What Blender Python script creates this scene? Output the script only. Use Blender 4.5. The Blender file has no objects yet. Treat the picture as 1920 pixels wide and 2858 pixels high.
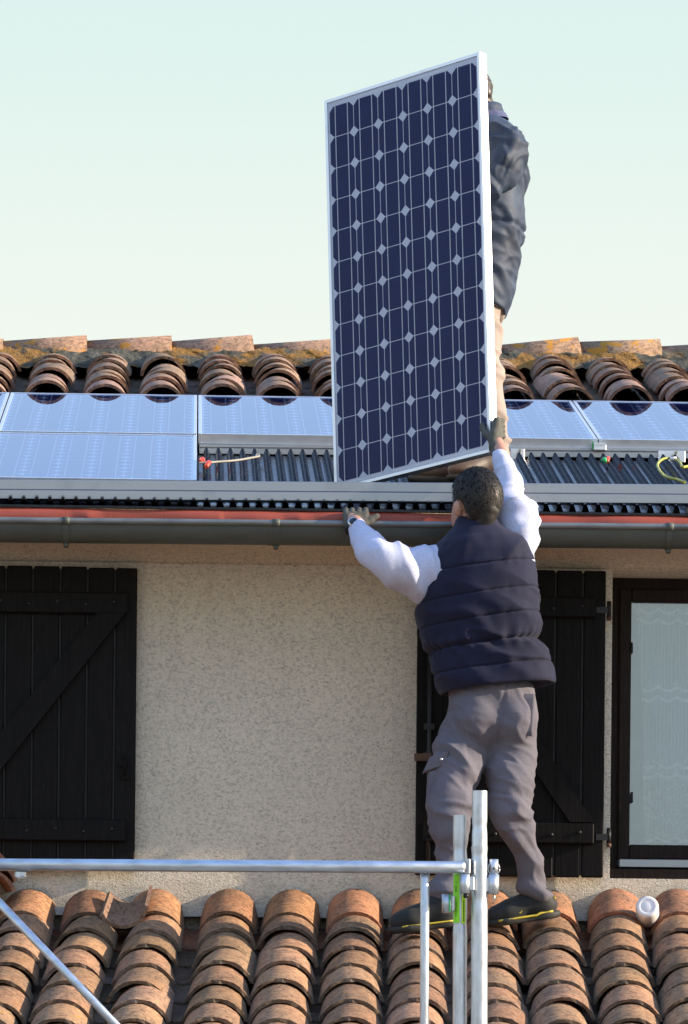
import bpy, bmesh, math, random
import numpy as np
from mathutils import Vector, Matrix, Euler
random.seed(7)
rng = np.random.default_rng(11)
sc = bpy.context.scene
col = sc.collection
RAD = math.radians

# ------------------------------------------------------------------ camera
CAMZ = 1.45                                  # lens height above the ground
FPX, YH, YAW, ROLL = 15000.0, 3790.67, 0.0280, 0.0092
cam_d = bpy.data.cameras.new('camera'); cam = bpy.data.objects.new('camera', cam_d); col.objects.link(cam)
cam_d.sensor_fit = 'VERTICAL'; cam_d.sensor_height = 36.0; cam_d.sensor_width = 24.19
cam_d.lens = FPX / 2858 * 36.0
cam_d.shift_x = math.sin(ROLL) * (YH - 1429) / 2858
cam_d.shift_y = math.cos(ROLL) * (YH - 1429) / 2858
cam_d.clip_start = 0.5; cam_d.clip_end = 3000
cam.matrix_world = (Matrix.Translation((0, 0, CAMZ)) @ Matrix.Rotation(-YAW, 4, 'Z') @
                    Matrix.Rotation(RAD(90), 4, 'X') @ Matrix.Rotation(ROLL, 4, 'Z'))
sc.camera = cam

# ------------------------------------------------------------------ sky, sun, exposure
SUN_EL, SUN_AZ = RAD(19), RAD(95.6)            # azimuth clockwise from +Y (wall normal points to -Y)
w = bpy.data.worlds.new('World'); sc.world = w; w.use_nodes = True
wt = w.node_tree; wt.nodes.clear()
sky = wt.nodes.new('ShaderNodeTexSky'); sky.sky_type = 'NISHITA'; sky.sun_disc = False
sky.sun_elevation = SUN_EL; sky.sun_rotation = SUN_AZ; sky.altitude = 100
sky.air_density = 1.0; sky.dust_density = 1.5; sky.ozone_density = 1.0
bgn = wt.nodes.new('ShaderNodeBackground'); bgn.inputs['Strength'].default_value = 0.15
wo = wt.nodes.new('ShaderNodeOutputWorld')
HAZE = 3.65
# low winter haze: a pale milky band all round the horizon that thins out upwards into the blue
tcw = wt.nodes.new('ShaderNodeTexCoord'); sepw = wt.nodes.new('ShaderNodeSeparateXYZ'); wt.links.new(tcw.outputs['Generated'], sepw.inputs[0])
def wmath(op, a, b):
    n = wt.nodes.new('ShaderNodeMath'); n.operation = op
    for i, v in enumerate((a, b)):
        if isinstance(v, bpy.types.NodeSocket): wt.links.new(v, n.inputs[i])
        else: n.inputs[i].default_value = v
    return n.outputs[0]
zpos = wmath('MAXIMUM', sepw.outputs[2], 0.0)
hz = wmath('MULTIPLY', wmath('EXPONENT', wmath('MULTIPLY', zpos, -0.35), 0.0), 0.95)
rmp = wt.nodes.new('ShaderNodeValToRGB'); wt.links.new(zpos, rmp.inputs[0]); er = rmp.color_ramp
while len(er.elements) < 5: er.elements.new(.5)
for el, (ps, c) in zip(er.elements, ((.0, (.84, .82, .74)), (.165, (.87, .855, .74)), (.25, (.66, .80, .715)), (.42, (.50, .76, 1.25)), (1.0, (.42, .70, 1.33)))):
    el.position = ps; el.color = (c[0]*.75, c[1]*.75, c[2]*.75, 1)
def wmix(f, a, b):
    n = wt.nodes.new('ShaderNodeMix'); n.data_type = 'RGBA'
    for i, v in ((0, f), (6, a), (7, b)):
        if isinstance(v, bpy.types.NodeSocket): wt.links.new(v, n.inputs[i])
        else: n.inputs[i].default_value = v
    return n.outputs[2]
scl = wt.nodes.new('ShaderNodeVectorMath'); scl.operation = 'SCALE'; wt.links.new(rmp.outputs[0], scl.inputs[0]); scl.inputs['Scale'].default_value = HAZE
wt.links.new(wmix(hz, sky.outputs[0], scl.outputs[0]), bgn.inputs[0]); wt.links.new(bgn.outputs[0], wo.inputs[0])
sun_d = bpy.data.lights.new('sun', 'SUN'); sun_d.energy = 3.4; sun_d.angle = RAD(0.53); sun_d.color = (1.0, 0.84, 0.64)
sun = bpy.data.objects.new('sun', sun_d); col.objects.link(sun)
sdir = Vector((math.sin(SUN_AZ) * math.cos(SUN_EL), math.cos(SUN_AZ) * math.cos(SUN_EL), math.sin(SUN_EL)))
sun.rotation_euler = sdir.to_track_quat('Z', 'Y').to_euler(); sun.location = (8, 10, 12)
sc.cycles.use_denoising = True
sc.view_settings.view_transform = 'Standard'; sc.view_settings.look = 'None'
sc.view_settings.exposure = 1.4; sc.view_settings.gamma = 1.0; sc.view_settings.use_curve_mapping = False

# ------------------------------------------------------------------ measuring: a point of the place seen at (px, py), Y metres ahead
CR, SR, CY, SY = math.cos(ROLL), math.sin(ROLL), math.cos(YAW), math.sin(YAW)
def ray(px, py):
    u0, v0 = px - 960, py - 1429
    u = CR*u0 + SR*v0; v = -SR*u0 + CR*v0 - (YH - 1429)
    return u / FPX, -v / FPX
def at(px, py, Y):
    a, b = ray(px, py)
    yc = Y / (CY - a*SY)
    return Vector((a*yc*CY + yc*SY, Y, b*yc + CAMZ))
def on_plane(px, py, Y0, Z0, t):
    a, b = ray(px, py); k = 1 / (CY - a*SY)
    Y = (Z0 - CAMZ - t*Y0) / (b*k - t)
    return at(px, py, Y)

# ------------------------------------------------------------------ objects
def tag(o, label=None, cat=None, group=None, kind=None):
    if label: o['label'] = label
    if cat: o['category'] = cat
    if group: o['group'] = group
    if kind: o['kind'] = kind
    return o
def link(name, data, parent=None, mw=None):
    o = bpy.data.objects.new(name, data); col.objects.link(o)
    if parent is not None: o.parent = parent
    if mw is not None: o.matrix_basis = mw
    return o
def empty(name, loc=(0, 0, 0), label=None, cat=None, group=None, parent=None, kind=None):
    o = link(name, None, parent); o.location = loc; o.empty_display_size = .1
    return tag(o, label, cat, group, kind)

class MB:
    """collects shapes, then links them as one mesh"""
    def __init__(s): s.v = []; s.f = []; s.m = []; s.sm = []
    def add(s, vs, fs, mi=0, smooth=False):
        n = len(s.v); s.v += [tuple(p) for p in vs]
        for f in fs:
            s.f.append(tuple(i + n for i in f)); s.m.append(mi); s.sm.append(smooth)
        return s
    def box(s, lo, hi, mi=0, M=None, bev=0.0):
        (x0, y0, z0), (x1, y1, z1) = lo, hi
        if bev <= 0:
            vs = [Vector(p) for p in ((x0,y0,z0),(x1,y0,z0),(x1,y1,z0),(x0,y1,z0),(x0,y0,z1),(x1,y0,z1),(x1,y1,z1),(x0,y1,z1))]
            fs = [(0,3,2,1),(4,5,6,7),(0,1,5,4),(1,2,6,5),(2,3,7,6),(3,0,4,7)]
        else:
            b = bm_box(lo, hi, bev); vs, fs = b
        if M is not None: vs = [M @ p for p in vs]
        return s.add(vs, fs, mi)
    def tube(s, pts, r, n=12, mi=0, cap=True, smooth=True, flat=None):
        """swept round tube; r may be a list; flat: list of (rx, ry) factors"""
        pts = [Vector(p) for p in pts]; k = len(pts)
        rs = r if isinstance(r, (list, tuple)) else [r]*k
        vs = []; up = None
        for i, p in enumerate(pts):
            d = (pts[min(i+1, k-1)] - pts[max(i-1, 0)]).normalized()
            if up is None:
                up = Vector((0,0,1)) if abs(d.z) < .9 else Vector((0,-1,0))
            a = d.cross(up).normalized(); b = a.cross(d).normalized(); up = b
            fx, fy = flat[i] if flat else (1, 1)
            for j in range(n):
                t = 2*math.pi*j/n
                vs.append(p + a*(math.cos(t)*rs[i]*fx) + b*(math.sin(t)*rs[i]*fy))
        fs = [(i*n+j, i*n+(j+1) % n, (i+1)*n+(j+1) % n, (i+1)*n+j) for i in range(k-1) for j in range(n)]
        s.add(vs, fs, mi, smooth)
        if cap:
            q = len(s.v) - len(vs)
            s.f.append(tuple(q+j for j in reversed(range(n)))); s.m.append(mi); s.sm.append(False)
            s.f.append(tuple(q+(k-1)*n+j for j in range(n))); s.m.append(mi); s.sm.append(False)
        return s
    def prism(s, poly, axis, a, b, mi=0):
        """polygon (list of 2-D points) extruded along axis from a to b"""
        def P(u, v, t): return {'x': (t, u, v), 'y': (u, t, v), 'z': (u, v, t)}[axis]
        n = len(poly)
        vs = [P(u, v, a) for u, v in poly] + [P(u, v, b) for u, v in poly]
        fs = [(i, (i+1) % n, n+(i+1) % n, n+i) for i in range(n)] + [tuple(reversed(range(n))), tuple(range(n, 2*n))]
        return s.add(vs, fs, mi)
    def mesh(s, name, mats):
        me = bpy.data.meshes.new(name); me.from_pydata(s.v, [], s.f)
        for m in (mats if isinstance(mats, (list, tuple)) else [mats]): me.materials.append(m)
        me.polygons.foreach_set('material_index', s.m); me.polygons.foreach_set('use_smooth', s.sm)
        bm = bmesh.new(); bm.from_mesh(me); bmesh.ops.recalc_face_normals(bm, faces=bm.faces); bm.to_mesh(me); bm.free()
        me.update(); return me
    def build(s, name, mats, parent=None, mw=None):
        return link(name, s.mesh(name, mats), parent, mw)
def bm_box(lo, hi, bev):
    bm = bmesh.new(); bmesh.ops.create_cube(bm, size=1)
    c = [(lo[i]+hi[i])/2 for i in range(3)]; d = [abs(hi[i]-lo[i]) for i in range(3)]
    for v in bm.verts: v.co = Vector((c[i] + v.co[i]*d[i] for i in range(3)))
    bmesh.ops.bevel(bm, geom=bm.edges[:], offset=min(bev, min(d)*.45), segments=1, affect='EDGES')
    bm.verts.index_update()
    r = ([v.co.copy() for v in bm.verts], [tuple(v.index for v in f.verts) for f in bm.faces]); bm.free(); return r

# ------------------------------------------------------------------ materials
class NT:
    def __init__(s, name):
        s.mat = bpy.data.materials.new(name); s.mat.use_nodes = True
        s.t = s.mat.node_tree; s.t.nodes.clear()
        s.out = s.t.nodes.new('ShaderNodeOutputMaterial')
    def n(s, typ, ins=None, **kw):
        nd = s.t.nodes.new('ShaderNode' + typ)
        for k, v in kw.items(): setattr(nd, k, v)
        for k, v in (ins or {}).items():
            sock = nd.inputs[k]
            if hasattr(v, 'links') or isinstance(v, bpy.types.NodeSocket): s.t.links.new(v, sock)
            elif isinstance(v, bpy.types.Node): s.t.links.new(v.outputs[0], sock)
            else:
                if isinstance(v, (tuple, list)) and len(v) == 3 and sock.type == 'RGBA': v = (*v, 1)
                sock.default_value = v
        return nd
    def coord(s, rand=True):
        tc = s.n('TexCoord')
        if not rand: return tc.outputs['Object']
        oi = s.n('ObjectInfo')
        ml = s.n('VectorMath', {0: (37.1, 91.7, 53.3)}, operation='SCALE'); s.t.links.new(oi.outputs['Random'], ml.inputs['Scale'])
        return s.n('VectorMath', {0: tc.outputs['Object'], 1: ml.outputs[0]}, operation='ADD').outputs[0]
    def scaled(s, v, sx, sy, sz):
        return s.n('VectorMath', {0: v, 1: (sx, sy, sz)}, operation='MULTIPLY').outputs[0]
    def noise(s, v, scale, detail=4, rough=.55, dist=0):
        return s.n('TexNoise', {'Vector': v, 'Scale': scale, 'Detail': detail, 'Roughness': rough, 'Distortion': dist}).outputs['Fac']
    def ramp(s, fac, stops, interp='LINEAR'):
        r = s.n('ValToRGB', {'Fac': fac}); e = r.color_ramp; e.interpolation = interp
        while len(e.elements) < len(stops): e.elements.new(.5)
        for el, (p, c) in zip(e.elements, stops):
            el.position = p; el.color = (c, c, c, 1) if isinstance(c, (int, float)) else (*c, 1)
        return r.outputs['Color']
    def mix(s, fac, a, b, mode='MIX'):
        m = s.n('Mix', data_type='RGBA', blend_type=mode)
        for i, v in ((0, fac), (6, a), (7, b)):
            if isinstance(v, bpy.types.NodeSocket): s.t.links.new(v, m.inputs[i])
            else: m.inputs[i].default_value = (*v, 1) if isinstance(v, (tuple, list)) else v
        return m.outputs[2]
    def math(s, op, a, b=0.0, c=0.0):
        m = s.n('Math', {0: a, 1: b, 2: c}, operation=op); return m.outputs[0]
    def bump(s, h, strength=.5, dist=.01, nrm=None):
        b = s.n('Bump', {'Height': h, 'Strength': strength, 'Distance': dist})
        if nrm is not None: s.t.links.new(nrm, b.inputs['Normal'])
        return b.outputs[0]
    def principled(s, base, rough=.6, metal=0.0, normal=None, **kw):
        p = s.n('BsdfPrincipled', {'Base Color': base, 'Roughness': rough, 'Metallic': metal})
        if normal is not None: s.t.links.new(normal, p.inputs['Normal'])
        for k, v in kw.items():
            k = k.replace('_', ' ')
            if isinstance(v, bpy.types.NodeSocket): s.t.links.new(v, p.inputs[k])
            else: p.inputs[k].default_value = v
        s.t.links.new(p.outputs[0], s.out.inputs['Surface']); return s.mat

def m_plain(name, c, rough=.6, metal=0.0, var=.12, scale=6, bump=.0, bscale=60, **kw):
    t = NT(name); v = t.coord()
    n = t.noise(v, scale, 5)
    k = t.ramp(n, [(.3, 1-var), (.7, 1+var)])
    base = t.mix(1.0, c, k, 'MULTIPLY')
    nm = t.bump(t.noise(v, bscale, 3), bump, .004) if bump else None
    return t.principled(base, rough, metal, nm, **kw)

def m_terracotta(name, bright, mid, dark, moss=.0, lichen=.0, rough=.85):
    t = NT(name); v = t.coord(); tc = t.n('TexCoord').outputs['Object']
    oi = t.n('ObjectInfo')
    st = t.scaled(v, 3.0, 1.0, 1.0)
    n1 = t.noise(st, 9, 6, .6); n2 = t.noise(t.scaled(v, 1, 2.6, 1), 34, 5, .7); n3 = t.noise(v, 4, 3); n4 = t.noise(t.scaled(v, .6, 2.0, 1), 95, 3, .7)
    base = t.mix(t.ramp(n1, [(.30, 0.0), (.68, 1.0)]), mid, bright)
    base = t.mix(t.ramp(n2, [(.46, 0.0), (.62, .9)]), base, dark)
    base = t.mix(t.ramp(n4, [(.52, 0.0), (.70, .6)]), base, (dark[0]*.6, dark[1]*.6, dark[2]*.6))
    base = t.mix(t.ramp(n3, [(.42, 0.0), (.72, .65)]), base, (.17, .13, .09))
    sp2 = t.noise(t.scaled(v, 1.6, .8, 1.6), 46, 4, .75)
    base = t.mix(t.math('MULTIPLY', t.ramp(sp2, [(.53, 0.0), (.60, .85)]), t.ramp(n3, [(.35, .2), (.6, 1.0)])), base, (.085, .05, .036))
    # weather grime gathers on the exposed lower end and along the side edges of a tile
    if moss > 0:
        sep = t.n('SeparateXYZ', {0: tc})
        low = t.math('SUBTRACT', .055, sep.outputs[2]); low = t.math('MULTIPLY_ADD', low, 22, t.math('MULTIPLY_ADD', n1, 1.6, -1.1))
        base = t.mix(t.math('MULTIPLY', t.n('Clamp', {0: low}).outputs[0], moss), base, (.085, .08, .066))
    if lichen > 0:
        ln = t.noise(v, 11, 4, .6)
        base = t.mix(t.ramp(ln, [(.70-lichen, 0.0), (.74-lichen, .9)]), base, (.44, .20, .025))
    base = t.mix(1.0, base, oi.outputs['Color'], 'MULTIPLY')
    nm = t.bump(n2, .5, .006); nm = t.bump(n4, .35, .003, nm)
    return t.principled(base, rough, 0, nm, Specular_IOR_Level=.25)

M = {}
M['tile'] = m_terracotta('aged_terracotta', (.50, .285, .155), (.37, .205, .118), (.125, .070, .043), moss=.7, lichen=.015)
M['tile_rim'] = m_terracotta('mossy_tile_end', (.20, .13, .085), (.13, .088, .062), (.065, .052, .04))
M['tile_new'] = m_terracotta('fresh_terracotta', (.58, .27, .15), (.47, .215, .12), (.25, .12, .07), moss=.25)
M['tile_new_rim'] = m_terracotta('fresh_tile_end', (.40, .15, .08), (.32, .12, .065), (.2, .08, .045))
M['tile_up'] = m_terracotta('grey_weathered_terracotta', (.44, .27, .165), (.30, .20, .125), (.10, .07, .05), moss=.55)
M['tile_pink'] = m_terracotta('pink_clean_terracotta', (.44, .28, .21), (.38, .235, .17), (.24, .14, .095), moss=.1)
M['tile_up_rim'] = m_terracotta('reddish_tile_end', (.30, .15, .095), (.22, .115, .075), (.10, .065, .048))
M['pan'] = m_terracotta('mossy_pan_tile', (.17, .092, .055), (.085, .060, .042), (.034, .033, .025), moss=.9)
M['ridge'] = m_terracotta('ridge_terracotta', (.45, .28, .185), (.37, .225, .15), (.17, .105, .075), lichen=.12)

def m_mortar():
    t = NT('lichen_mortar'); v = t.coord(False)
    a = t.noise(v, 14, 6, .65); b = t.noise(v, 5.5, 5, .6, .6); c = t.noise(v, 40, 4, .7)
    base = t.mix(t.ramp(a, [(.35, 0.0), (.65, 1.0)]), (.022, .025, .018), (.12, .115, .09))
    base = t.mix(t.ramp(b, [(.50, 0.0), (.59, .95)]), base, t.mix(c, (.38, .16, .02), (.17, .11, .03)))
    return t.principled(base, .95, 0, t.bump(a, 1, .03, t.bump(c, .8, .01)))
M['mortar'] = m_mortar()

def m_stucco(name, c, strength=.5):
    t = NT(name); v = t.coord(False)
    vs = t.scaled(v, 1.0, 1.0, 1.5)
    a = t.noise(vs, 105, 3, .7, .4); b = t.noise(vs, 210, 3, .6); big = t.noise(v, 1.3, 3); mid = t.noise(t.scaled(v, 1, 1, 1.6), 8, 4, .6)
    vo = t.n('TexVoronoi', {'Vector': t.n('VectorMath', {0: vs, 1: t.n('VectorMath', {0: t.n('TexNoise', {'Vector': vs, 'Scale': 40.0}).outputs['Color'], 'Scale': .03}, operation='SCALE').outputs[0]}, operation='ADD').outputs[0], 'Scale': 120.0}, feature='SMOOTH_F1').outputs['Distance']
    k = t.ramp(big, [(.3, .90), (.7, 1.06)])
    base = t.mix(1.0, c, k, 'MULTIPLY')
    pit = t.math('MULTIPLY', t.ramp(a, [(.35, 1.0), (.46, 0.0)]), t.ramp(mid, [(.3, .35), (.7, 1.0)]))
    base = t.mix(t.math('MULTIPLY', pit, .75), base, tuple(x*.30 for x in c))
    base = t.mix(t.ramp(b, [(.55, 0.0), (.75, .35)]), base, tuple(min(1, x*1.25) for x in c))
    gr = t.noise(vs, 74, 4, .68, .2)
    base = t.mix(1.0, base, t.ramp(gr, [(.30, .62), (.47, 1.0), (.70, 1.14)]), 'MULTIPLY')
    h = t.math('ADD', t.math('MULTIPLY', t.ramp(a, [(.3, 0.0), (.62, 1.0)]), .8), t.math('SUBTRACT', t.math('MULTIPLY', b, .35), t.math('MULTIPLY', vo, .6)))
    # splash dirt just above the lower roof and thin runs below the eave
    sep = t.n('SeparateXYZ', {0: v}); z = sep.outputs[2]
    sp_ = t.noise(t.scaled(v, 1, 1, 1.2), 7, 5, .65)
    lowd = t.math('MULTIPLY', t.math('SUBTRACT', t.math('MULTIPLY_ADD', sp_, .30, 3.10), z), 9.0)
    base = t.mix(t.math('MULTIPLY', t.n('Clamp', {0: lowd}).outputs[0], .55), base, (.16, .155, .14))
    run = t.noise(t.scaled(v, 9, 9, .35), 1.6, 4, .6)
    base = t.mix(t.ramp(run, [(.56, 0.0), (.74, .22)]), base, tuple(x*.6 for x in c))
    return t.principled(base, .95, 0, t.bump(h, strength, .022), Specular_IOR_Level=.1)
M['stucco'] = m_stucco('rough_cast_render', (.79, .705, .565))
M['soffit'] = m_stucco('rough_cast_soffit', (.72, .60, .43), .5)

def m_wood(name, c, rough=.55):
    t = NT(name); v = t.coord()
    g = t.noise(t.scaled(v, 14, 14, .8), 6, 6, .65, .6); s = t.noise(v, 3, 3)
    base = t.mix(t.ramp(g, [(.3, 0.0), (.75, 1.0)]), tuple(x*.6 for x in c), tuple(min(1, x*1.5) for x in c))
    wear = t.noise(t.scaled(v, 30, 30, 1.2), 9, 4, .7)
    base = t.mix(t.ramp(wear, [(.62, 0.0), (.74, .6)]), base, tuple(min(1, x*4+.03) for x in c))
    return t.principled(base, rough, 0, t.bump(g, .35, .004), Specular_IOR_Level=.10)
M['shutter'] = m_wood('dark_stained_wood', (.0078, .0066, .0060), .55)
M['frame_wood'] = m_wood('dark_window_wood', (.020, .013, .011), .45)

def m_metal(name, c, rough=.35, spangle=.25, scale=60, streak=(1, 1, 1), metal=1.0, bump=.15):
    t = NT(name); v = t.coord()
    n = t.noise(t.scaled(v, *streak), scale, 4, .6); n2 = t.noise(v, 7, 4)
    k = t.ramp(n, [(.3, 1-spangle), (.7, 1+spangle*.5)])
    base = t.mix(1.0, c, k, 'MULTIPLY')
    base = t.mix(t.ramp(n2, [(.55, 0.0), (.75, .35)]), base, tuple(x*.55 for x in c))
    r = t.math('MULTIPLY_ADD', n, .25, rough-.1)
    return t.principled(base, r, metal, t.bump(n, bump, .002))
M['alu'] = m_metal('mill_aluminium', (.40, .41, .425), .42, .06, 30, (.2, 6, 6))
M['alu_frame'] = m_metal('anodised_frame', (.80, .81, .83), .38, .03, 30, (1, 1, 1), .9)
M['galv'] = m_metal('galvanised_steel', (.66, .68, .71), .40, .30, 55, (1, 1, .25))
M['galv_rail'] = m_metal('galvanised_rail_steel', (.60, .63, .68), .36, .25, 55, (.25, 1, 1))
M['zinc'] = m_metal('weathered_zinc', (.098, .110, .095), .6, .18, 14, (.5, 1, 1.5), .35, .1)
M['zinc_lip'] = m_metal('worn_zinc_lip', (.20, .215, .215), .5, .30, 24, (.4, 1, 1), .55, .1)
M['bolt'] = m_metal('bolt_steel', (.55, .52, .46), .35, .2, 60)
M['rust'] = m_plain('rusty_iron', (.10, .055, .035), .8, .2, .5, 18, .4)
M['iron'] = m_plain('black_iron', (.02, .02, .02), .5, .3, .3, 18, .2)

def m_underlay():
    t = NT('black_corrugated_plastic'); v = t.coord(False)
    n = t.noise(v, 70, 3, .7)
    base = t.mix(t.ramp(n, [(.4, 0.0), (.75, 1.0)]), (.003, .0035, .005), (.014, .018, .034))
    return t.principled(base, .22, 0, t.bump(n, .35, .005), Specular_IOR_Level=.36)
M['underlay'] = m_underlay()
def m_membrane():
    t = NT('red_roof_membrane'); v = t.coord(False)
    f = t.noise(t.scaled(v, 1, 1, .12), 160, 3, .7); g = t.noise(v, 3.2, 4); sp = t.noise(v, 120, 2)
    base = t.mix(t.ramp(g, [(.3, 0.0), (.7, 1.0)]), (.27, .052, .030), (.40, .085, .050))
    base = t.mix(t.ramp(f, [(.5, 0.0), (.8, .5)]), base, (.36, .10, .06))
    return t.principled(base, .5, 0, t.bump(f, .25, .003), Specular_IOR_Level=.35)
M['membrane'] = m_membrane()
M['dark'] = m_plain('dark_roof_void', (.012, .011, .010), .95)

# solar panel
M['backsheet'] = m_plain('white_backsheet', (.80, .82, .90), .55, 0, .03)
def m_cell():
    t = NT('blue_silicon_cell'); v = t.coord()
    n = t.noise(v, 9, 2)
    fing = t.n('TexWave', {'Vector': t.scaled(v, 0, 1, 0), 'Scale': 62.0}, wave_type='BANDS', bands_direction='Y').outputs['Fac']
    base = t.mix(t.ramp(n, [(.3, 0.0), (.7, 1.0)]), (.011, .019, .125), (.015, .025, .145))
    base = t.mix(t.math('MULTIPLY', fing, .05), base, (.3, .33, .45))
    return t.principled(base, .35, 0, None, Specular_IOR_Level=.3)
M['cell'] = m_cell()
M['ribbon'] = m_plain('tinned_ribbon', (.88, .89, .93), .4, .3, .05)
def m_glass(name, tint, gloss, ior=1.5, rough=.02, gain=1.0, off=0.0):
    t = NT(name)
    fr = t.n('Fresnel', {'IOR': ior})
    fac = t.n('Clamp', {0: t.math('MULTIPLY_ADD', fr.outputs[0], gain, off)}).outputs[0]
    tr = t.n('BsdfTransparent', {'Color': tint}); gl = t.n('BsdfGlossy', {'Color': gloss, 'Roughness': rough})
    mx = t.n('MixShader', {0: fac, 1: tr, 2: gl}); t.t.links.new(mx.outputs[0], t.out.inputs['Surface'])
    return t.mat
M['pv_glass'] = m_glass('pv_cover_glass', (.97, .98, 1.0), (.84, .88, 1.0), 1.45, .015, 1.22, -.040)   # blue anti-reflection coating
M['pane'] = m_glass('window_glass', (.90, .94, .96), (.80, .92, 1.0), 1.5, .01, 4.0)
M['plastic_white'] = m_plain('white_plastic', (.78, .77, .78), .35, 0, .03, 4, .05, Subsurface_Weight=.05)
M['wire_grey'] = m_plain('grey_cable', (.30, .28, .23), .5)
M['wire_yg'] = m_plain('yellow_green_cable', (.42, .42, .06), .5, 0, .5, 30)
M['red_bit'] = m_plain('red_plastic', (.62, .06, .03), .45)
M['green_bit'] = m_plain('green_plastic', (.03, .38, .10), .45)
M['ground'] = m_plain('pale_yard_gravel', (.22, .22, .20), .95, 0, .25, 3, .5)
# =================================================================== GROUND
g = MB().add([(-900, -900, 0), (900, -900, 0), (900, 900, 0), (-900, 900, 0)], [(0, 1, 2, 3)]).build('ground', M['ground'])
tag(g, kind='structure')

# =================================================================== HOUSE
WY = 20.40                                   # outer face of the upstairs wall
house = empty('house', (0, WY, 0), 'rendered house with black plank shutters under a gutter and clay tile roof', 'house')
HI = Matrix.Translation((0, -WY, 0))         # children are written in world coordinates
def hpart(mb, name, mats, parent=None):
    return mb.build(name, mats, parent or house, HI if parent is None else None)
XL, XR = -7.0, 9.0
win_l = at(1706, 2000, WY).x; win_r = win_l + 1.42
win_t = at(1760, 1592, WY).z; win_b = at(1760, 2452, WY).z
SOF = at(960, 1553, WY).z                    # underside of the eave
mb = MB()
def wall_quad(x0, x1, z0, z1, y=WY):
    mb.add([(x0, y, z0), (x1, y, z0), (x1, y, z1), (x0, y, z1)], [(0, 1, 2, 3)])
for a in ((XL, win_l, 0, SOF+.05), (win_l, win_r, 0, win_b), (win_l, win_r, win_t, SOF+.05), (win_r, XR, 0, SOF+.05)): wall_quad(*a)
# reveals of the window opening
RV = WY + .235
mb.add([(win_l, WY, win_b), (win_l, RV, win_b), (win_l, RV, win_t), (win_l, WY, win_t)], [(0, 1, 2, 3)])
mb.add([(win_r, WY, win_b), (win_r, RV, win_b), (win_r, RV, win_t), (win_r, WY, win_t)], [(0, 1, 2, 3)])
mb.add([(win_l, WY, win_t), (win_r, WY, win_t), (win_r, RV, win_t), (win_l, RV, win_t)], [(0, 1, 2, 3)])
mb.add([(win_l, WY, win_b), (win_r, WY, win_b), (win_r, RV, win_b), (win_l, RV, win_b)], [(0, 1, 2, 3)])
# side and back walls
mb.add([(XL, WY, 0), (XL, 30, 0), (XL, 30, SOF+.05), (XL, WY, SOF+.05)], [(0, 1, 2, 3)])
mb.add([(XR, WY, 0), (XR, 30, 0), (XR, 30, SOF+.05), (XR, WY, SOF+.05)], [(0, 1, 2, 3)])
mb.add([(XL, 30, 0), (XR, 30, 0), (XR, 30, SOF+.05), (XL, 30, SOF+.05)], [(0, 1, 2, 3)])
hpart(mb, 'wall', M['stucco'])
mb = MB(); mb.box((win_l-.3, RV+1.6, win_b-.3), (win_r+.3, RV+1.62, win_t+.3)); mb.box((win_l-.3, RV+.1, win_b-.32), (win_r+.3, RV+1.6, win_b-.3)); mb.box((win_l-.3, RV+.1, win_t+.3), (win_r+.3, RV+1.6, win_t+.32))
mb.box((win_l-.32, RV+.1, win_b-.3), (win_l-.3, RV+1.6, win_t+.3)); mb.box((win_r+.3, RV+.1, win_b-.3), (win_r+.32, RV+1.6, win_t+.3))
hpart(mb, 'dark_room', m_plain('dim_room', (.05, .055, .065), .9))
# soffit: a rounded rough-cast cornice behind the gutter
GY = 20.02
prof = [(WY+.05, SOF+.12), (WY+.004, SOF-.040), (WY-.008, SOF-.026), (WY-.026, SOF-.012), (WY-.055, SOF-.002), (WY-.10, SOF+.006), (WY-.15, SOF+.010), (GY+.06, SOF+.012), (GY+.06, SOF+.12)]
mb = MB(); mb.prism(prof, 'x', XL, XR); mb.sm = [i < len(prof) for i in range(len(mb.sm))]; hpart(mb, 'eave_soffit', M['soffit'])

# ---- gutter: half-round zinc with a rolled front lip
gut = empty('gutter', (0, WY, 0), parent=house)
def gz(x):  # lip height follows the picture's measured line
    return ga + (x-gx0)*(gb-ga)/(gx1-gx0)
pA, pB = at(0, 1452, GY-.07), at(1920, 1471, GY-.07)
gx0, ga, gx1, gb = pA.x, pA.z, pB.x, pB.z
def gutter_part(name, mb, mats, parent): return mb.build(name, mats, parent, HI)
R_G = .070
def ring(x, r, zc, yc, a0=180, a1=360, n=14):
    return [(x, yc + r*math.cos(RAD(a0+(a1-a0)*i/n)), zc + r*math.sin(RAD(a0+(a1-a0)*i/n))*1.08) for i in range(n+1)]
mb = MB()
xs = [gx0-1.2 + i*(gx1-gx0+2.4)/30 for i in range(31)]
vs = []; 
for x in xs: vs += ring(x, R_G, gz(x)+.004, GY) 
n = 15
mb.add(vs, [(i*n+j, (i+1)*n+j, (i+1)*n+j+1, i*n+j+1) for i in range(30) for j in range(14)], 0, True)
trough = hpart(mb, 'gutter', M['zinc']); bpy.data.objects.remove(gut)
mb = MB(); mb.tube([(x, GY-R_G-.003, gz(x)) for x in xs], .0115, 10); mb.build('rolled_lip', M['zinc_lip'], trough)
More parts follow.
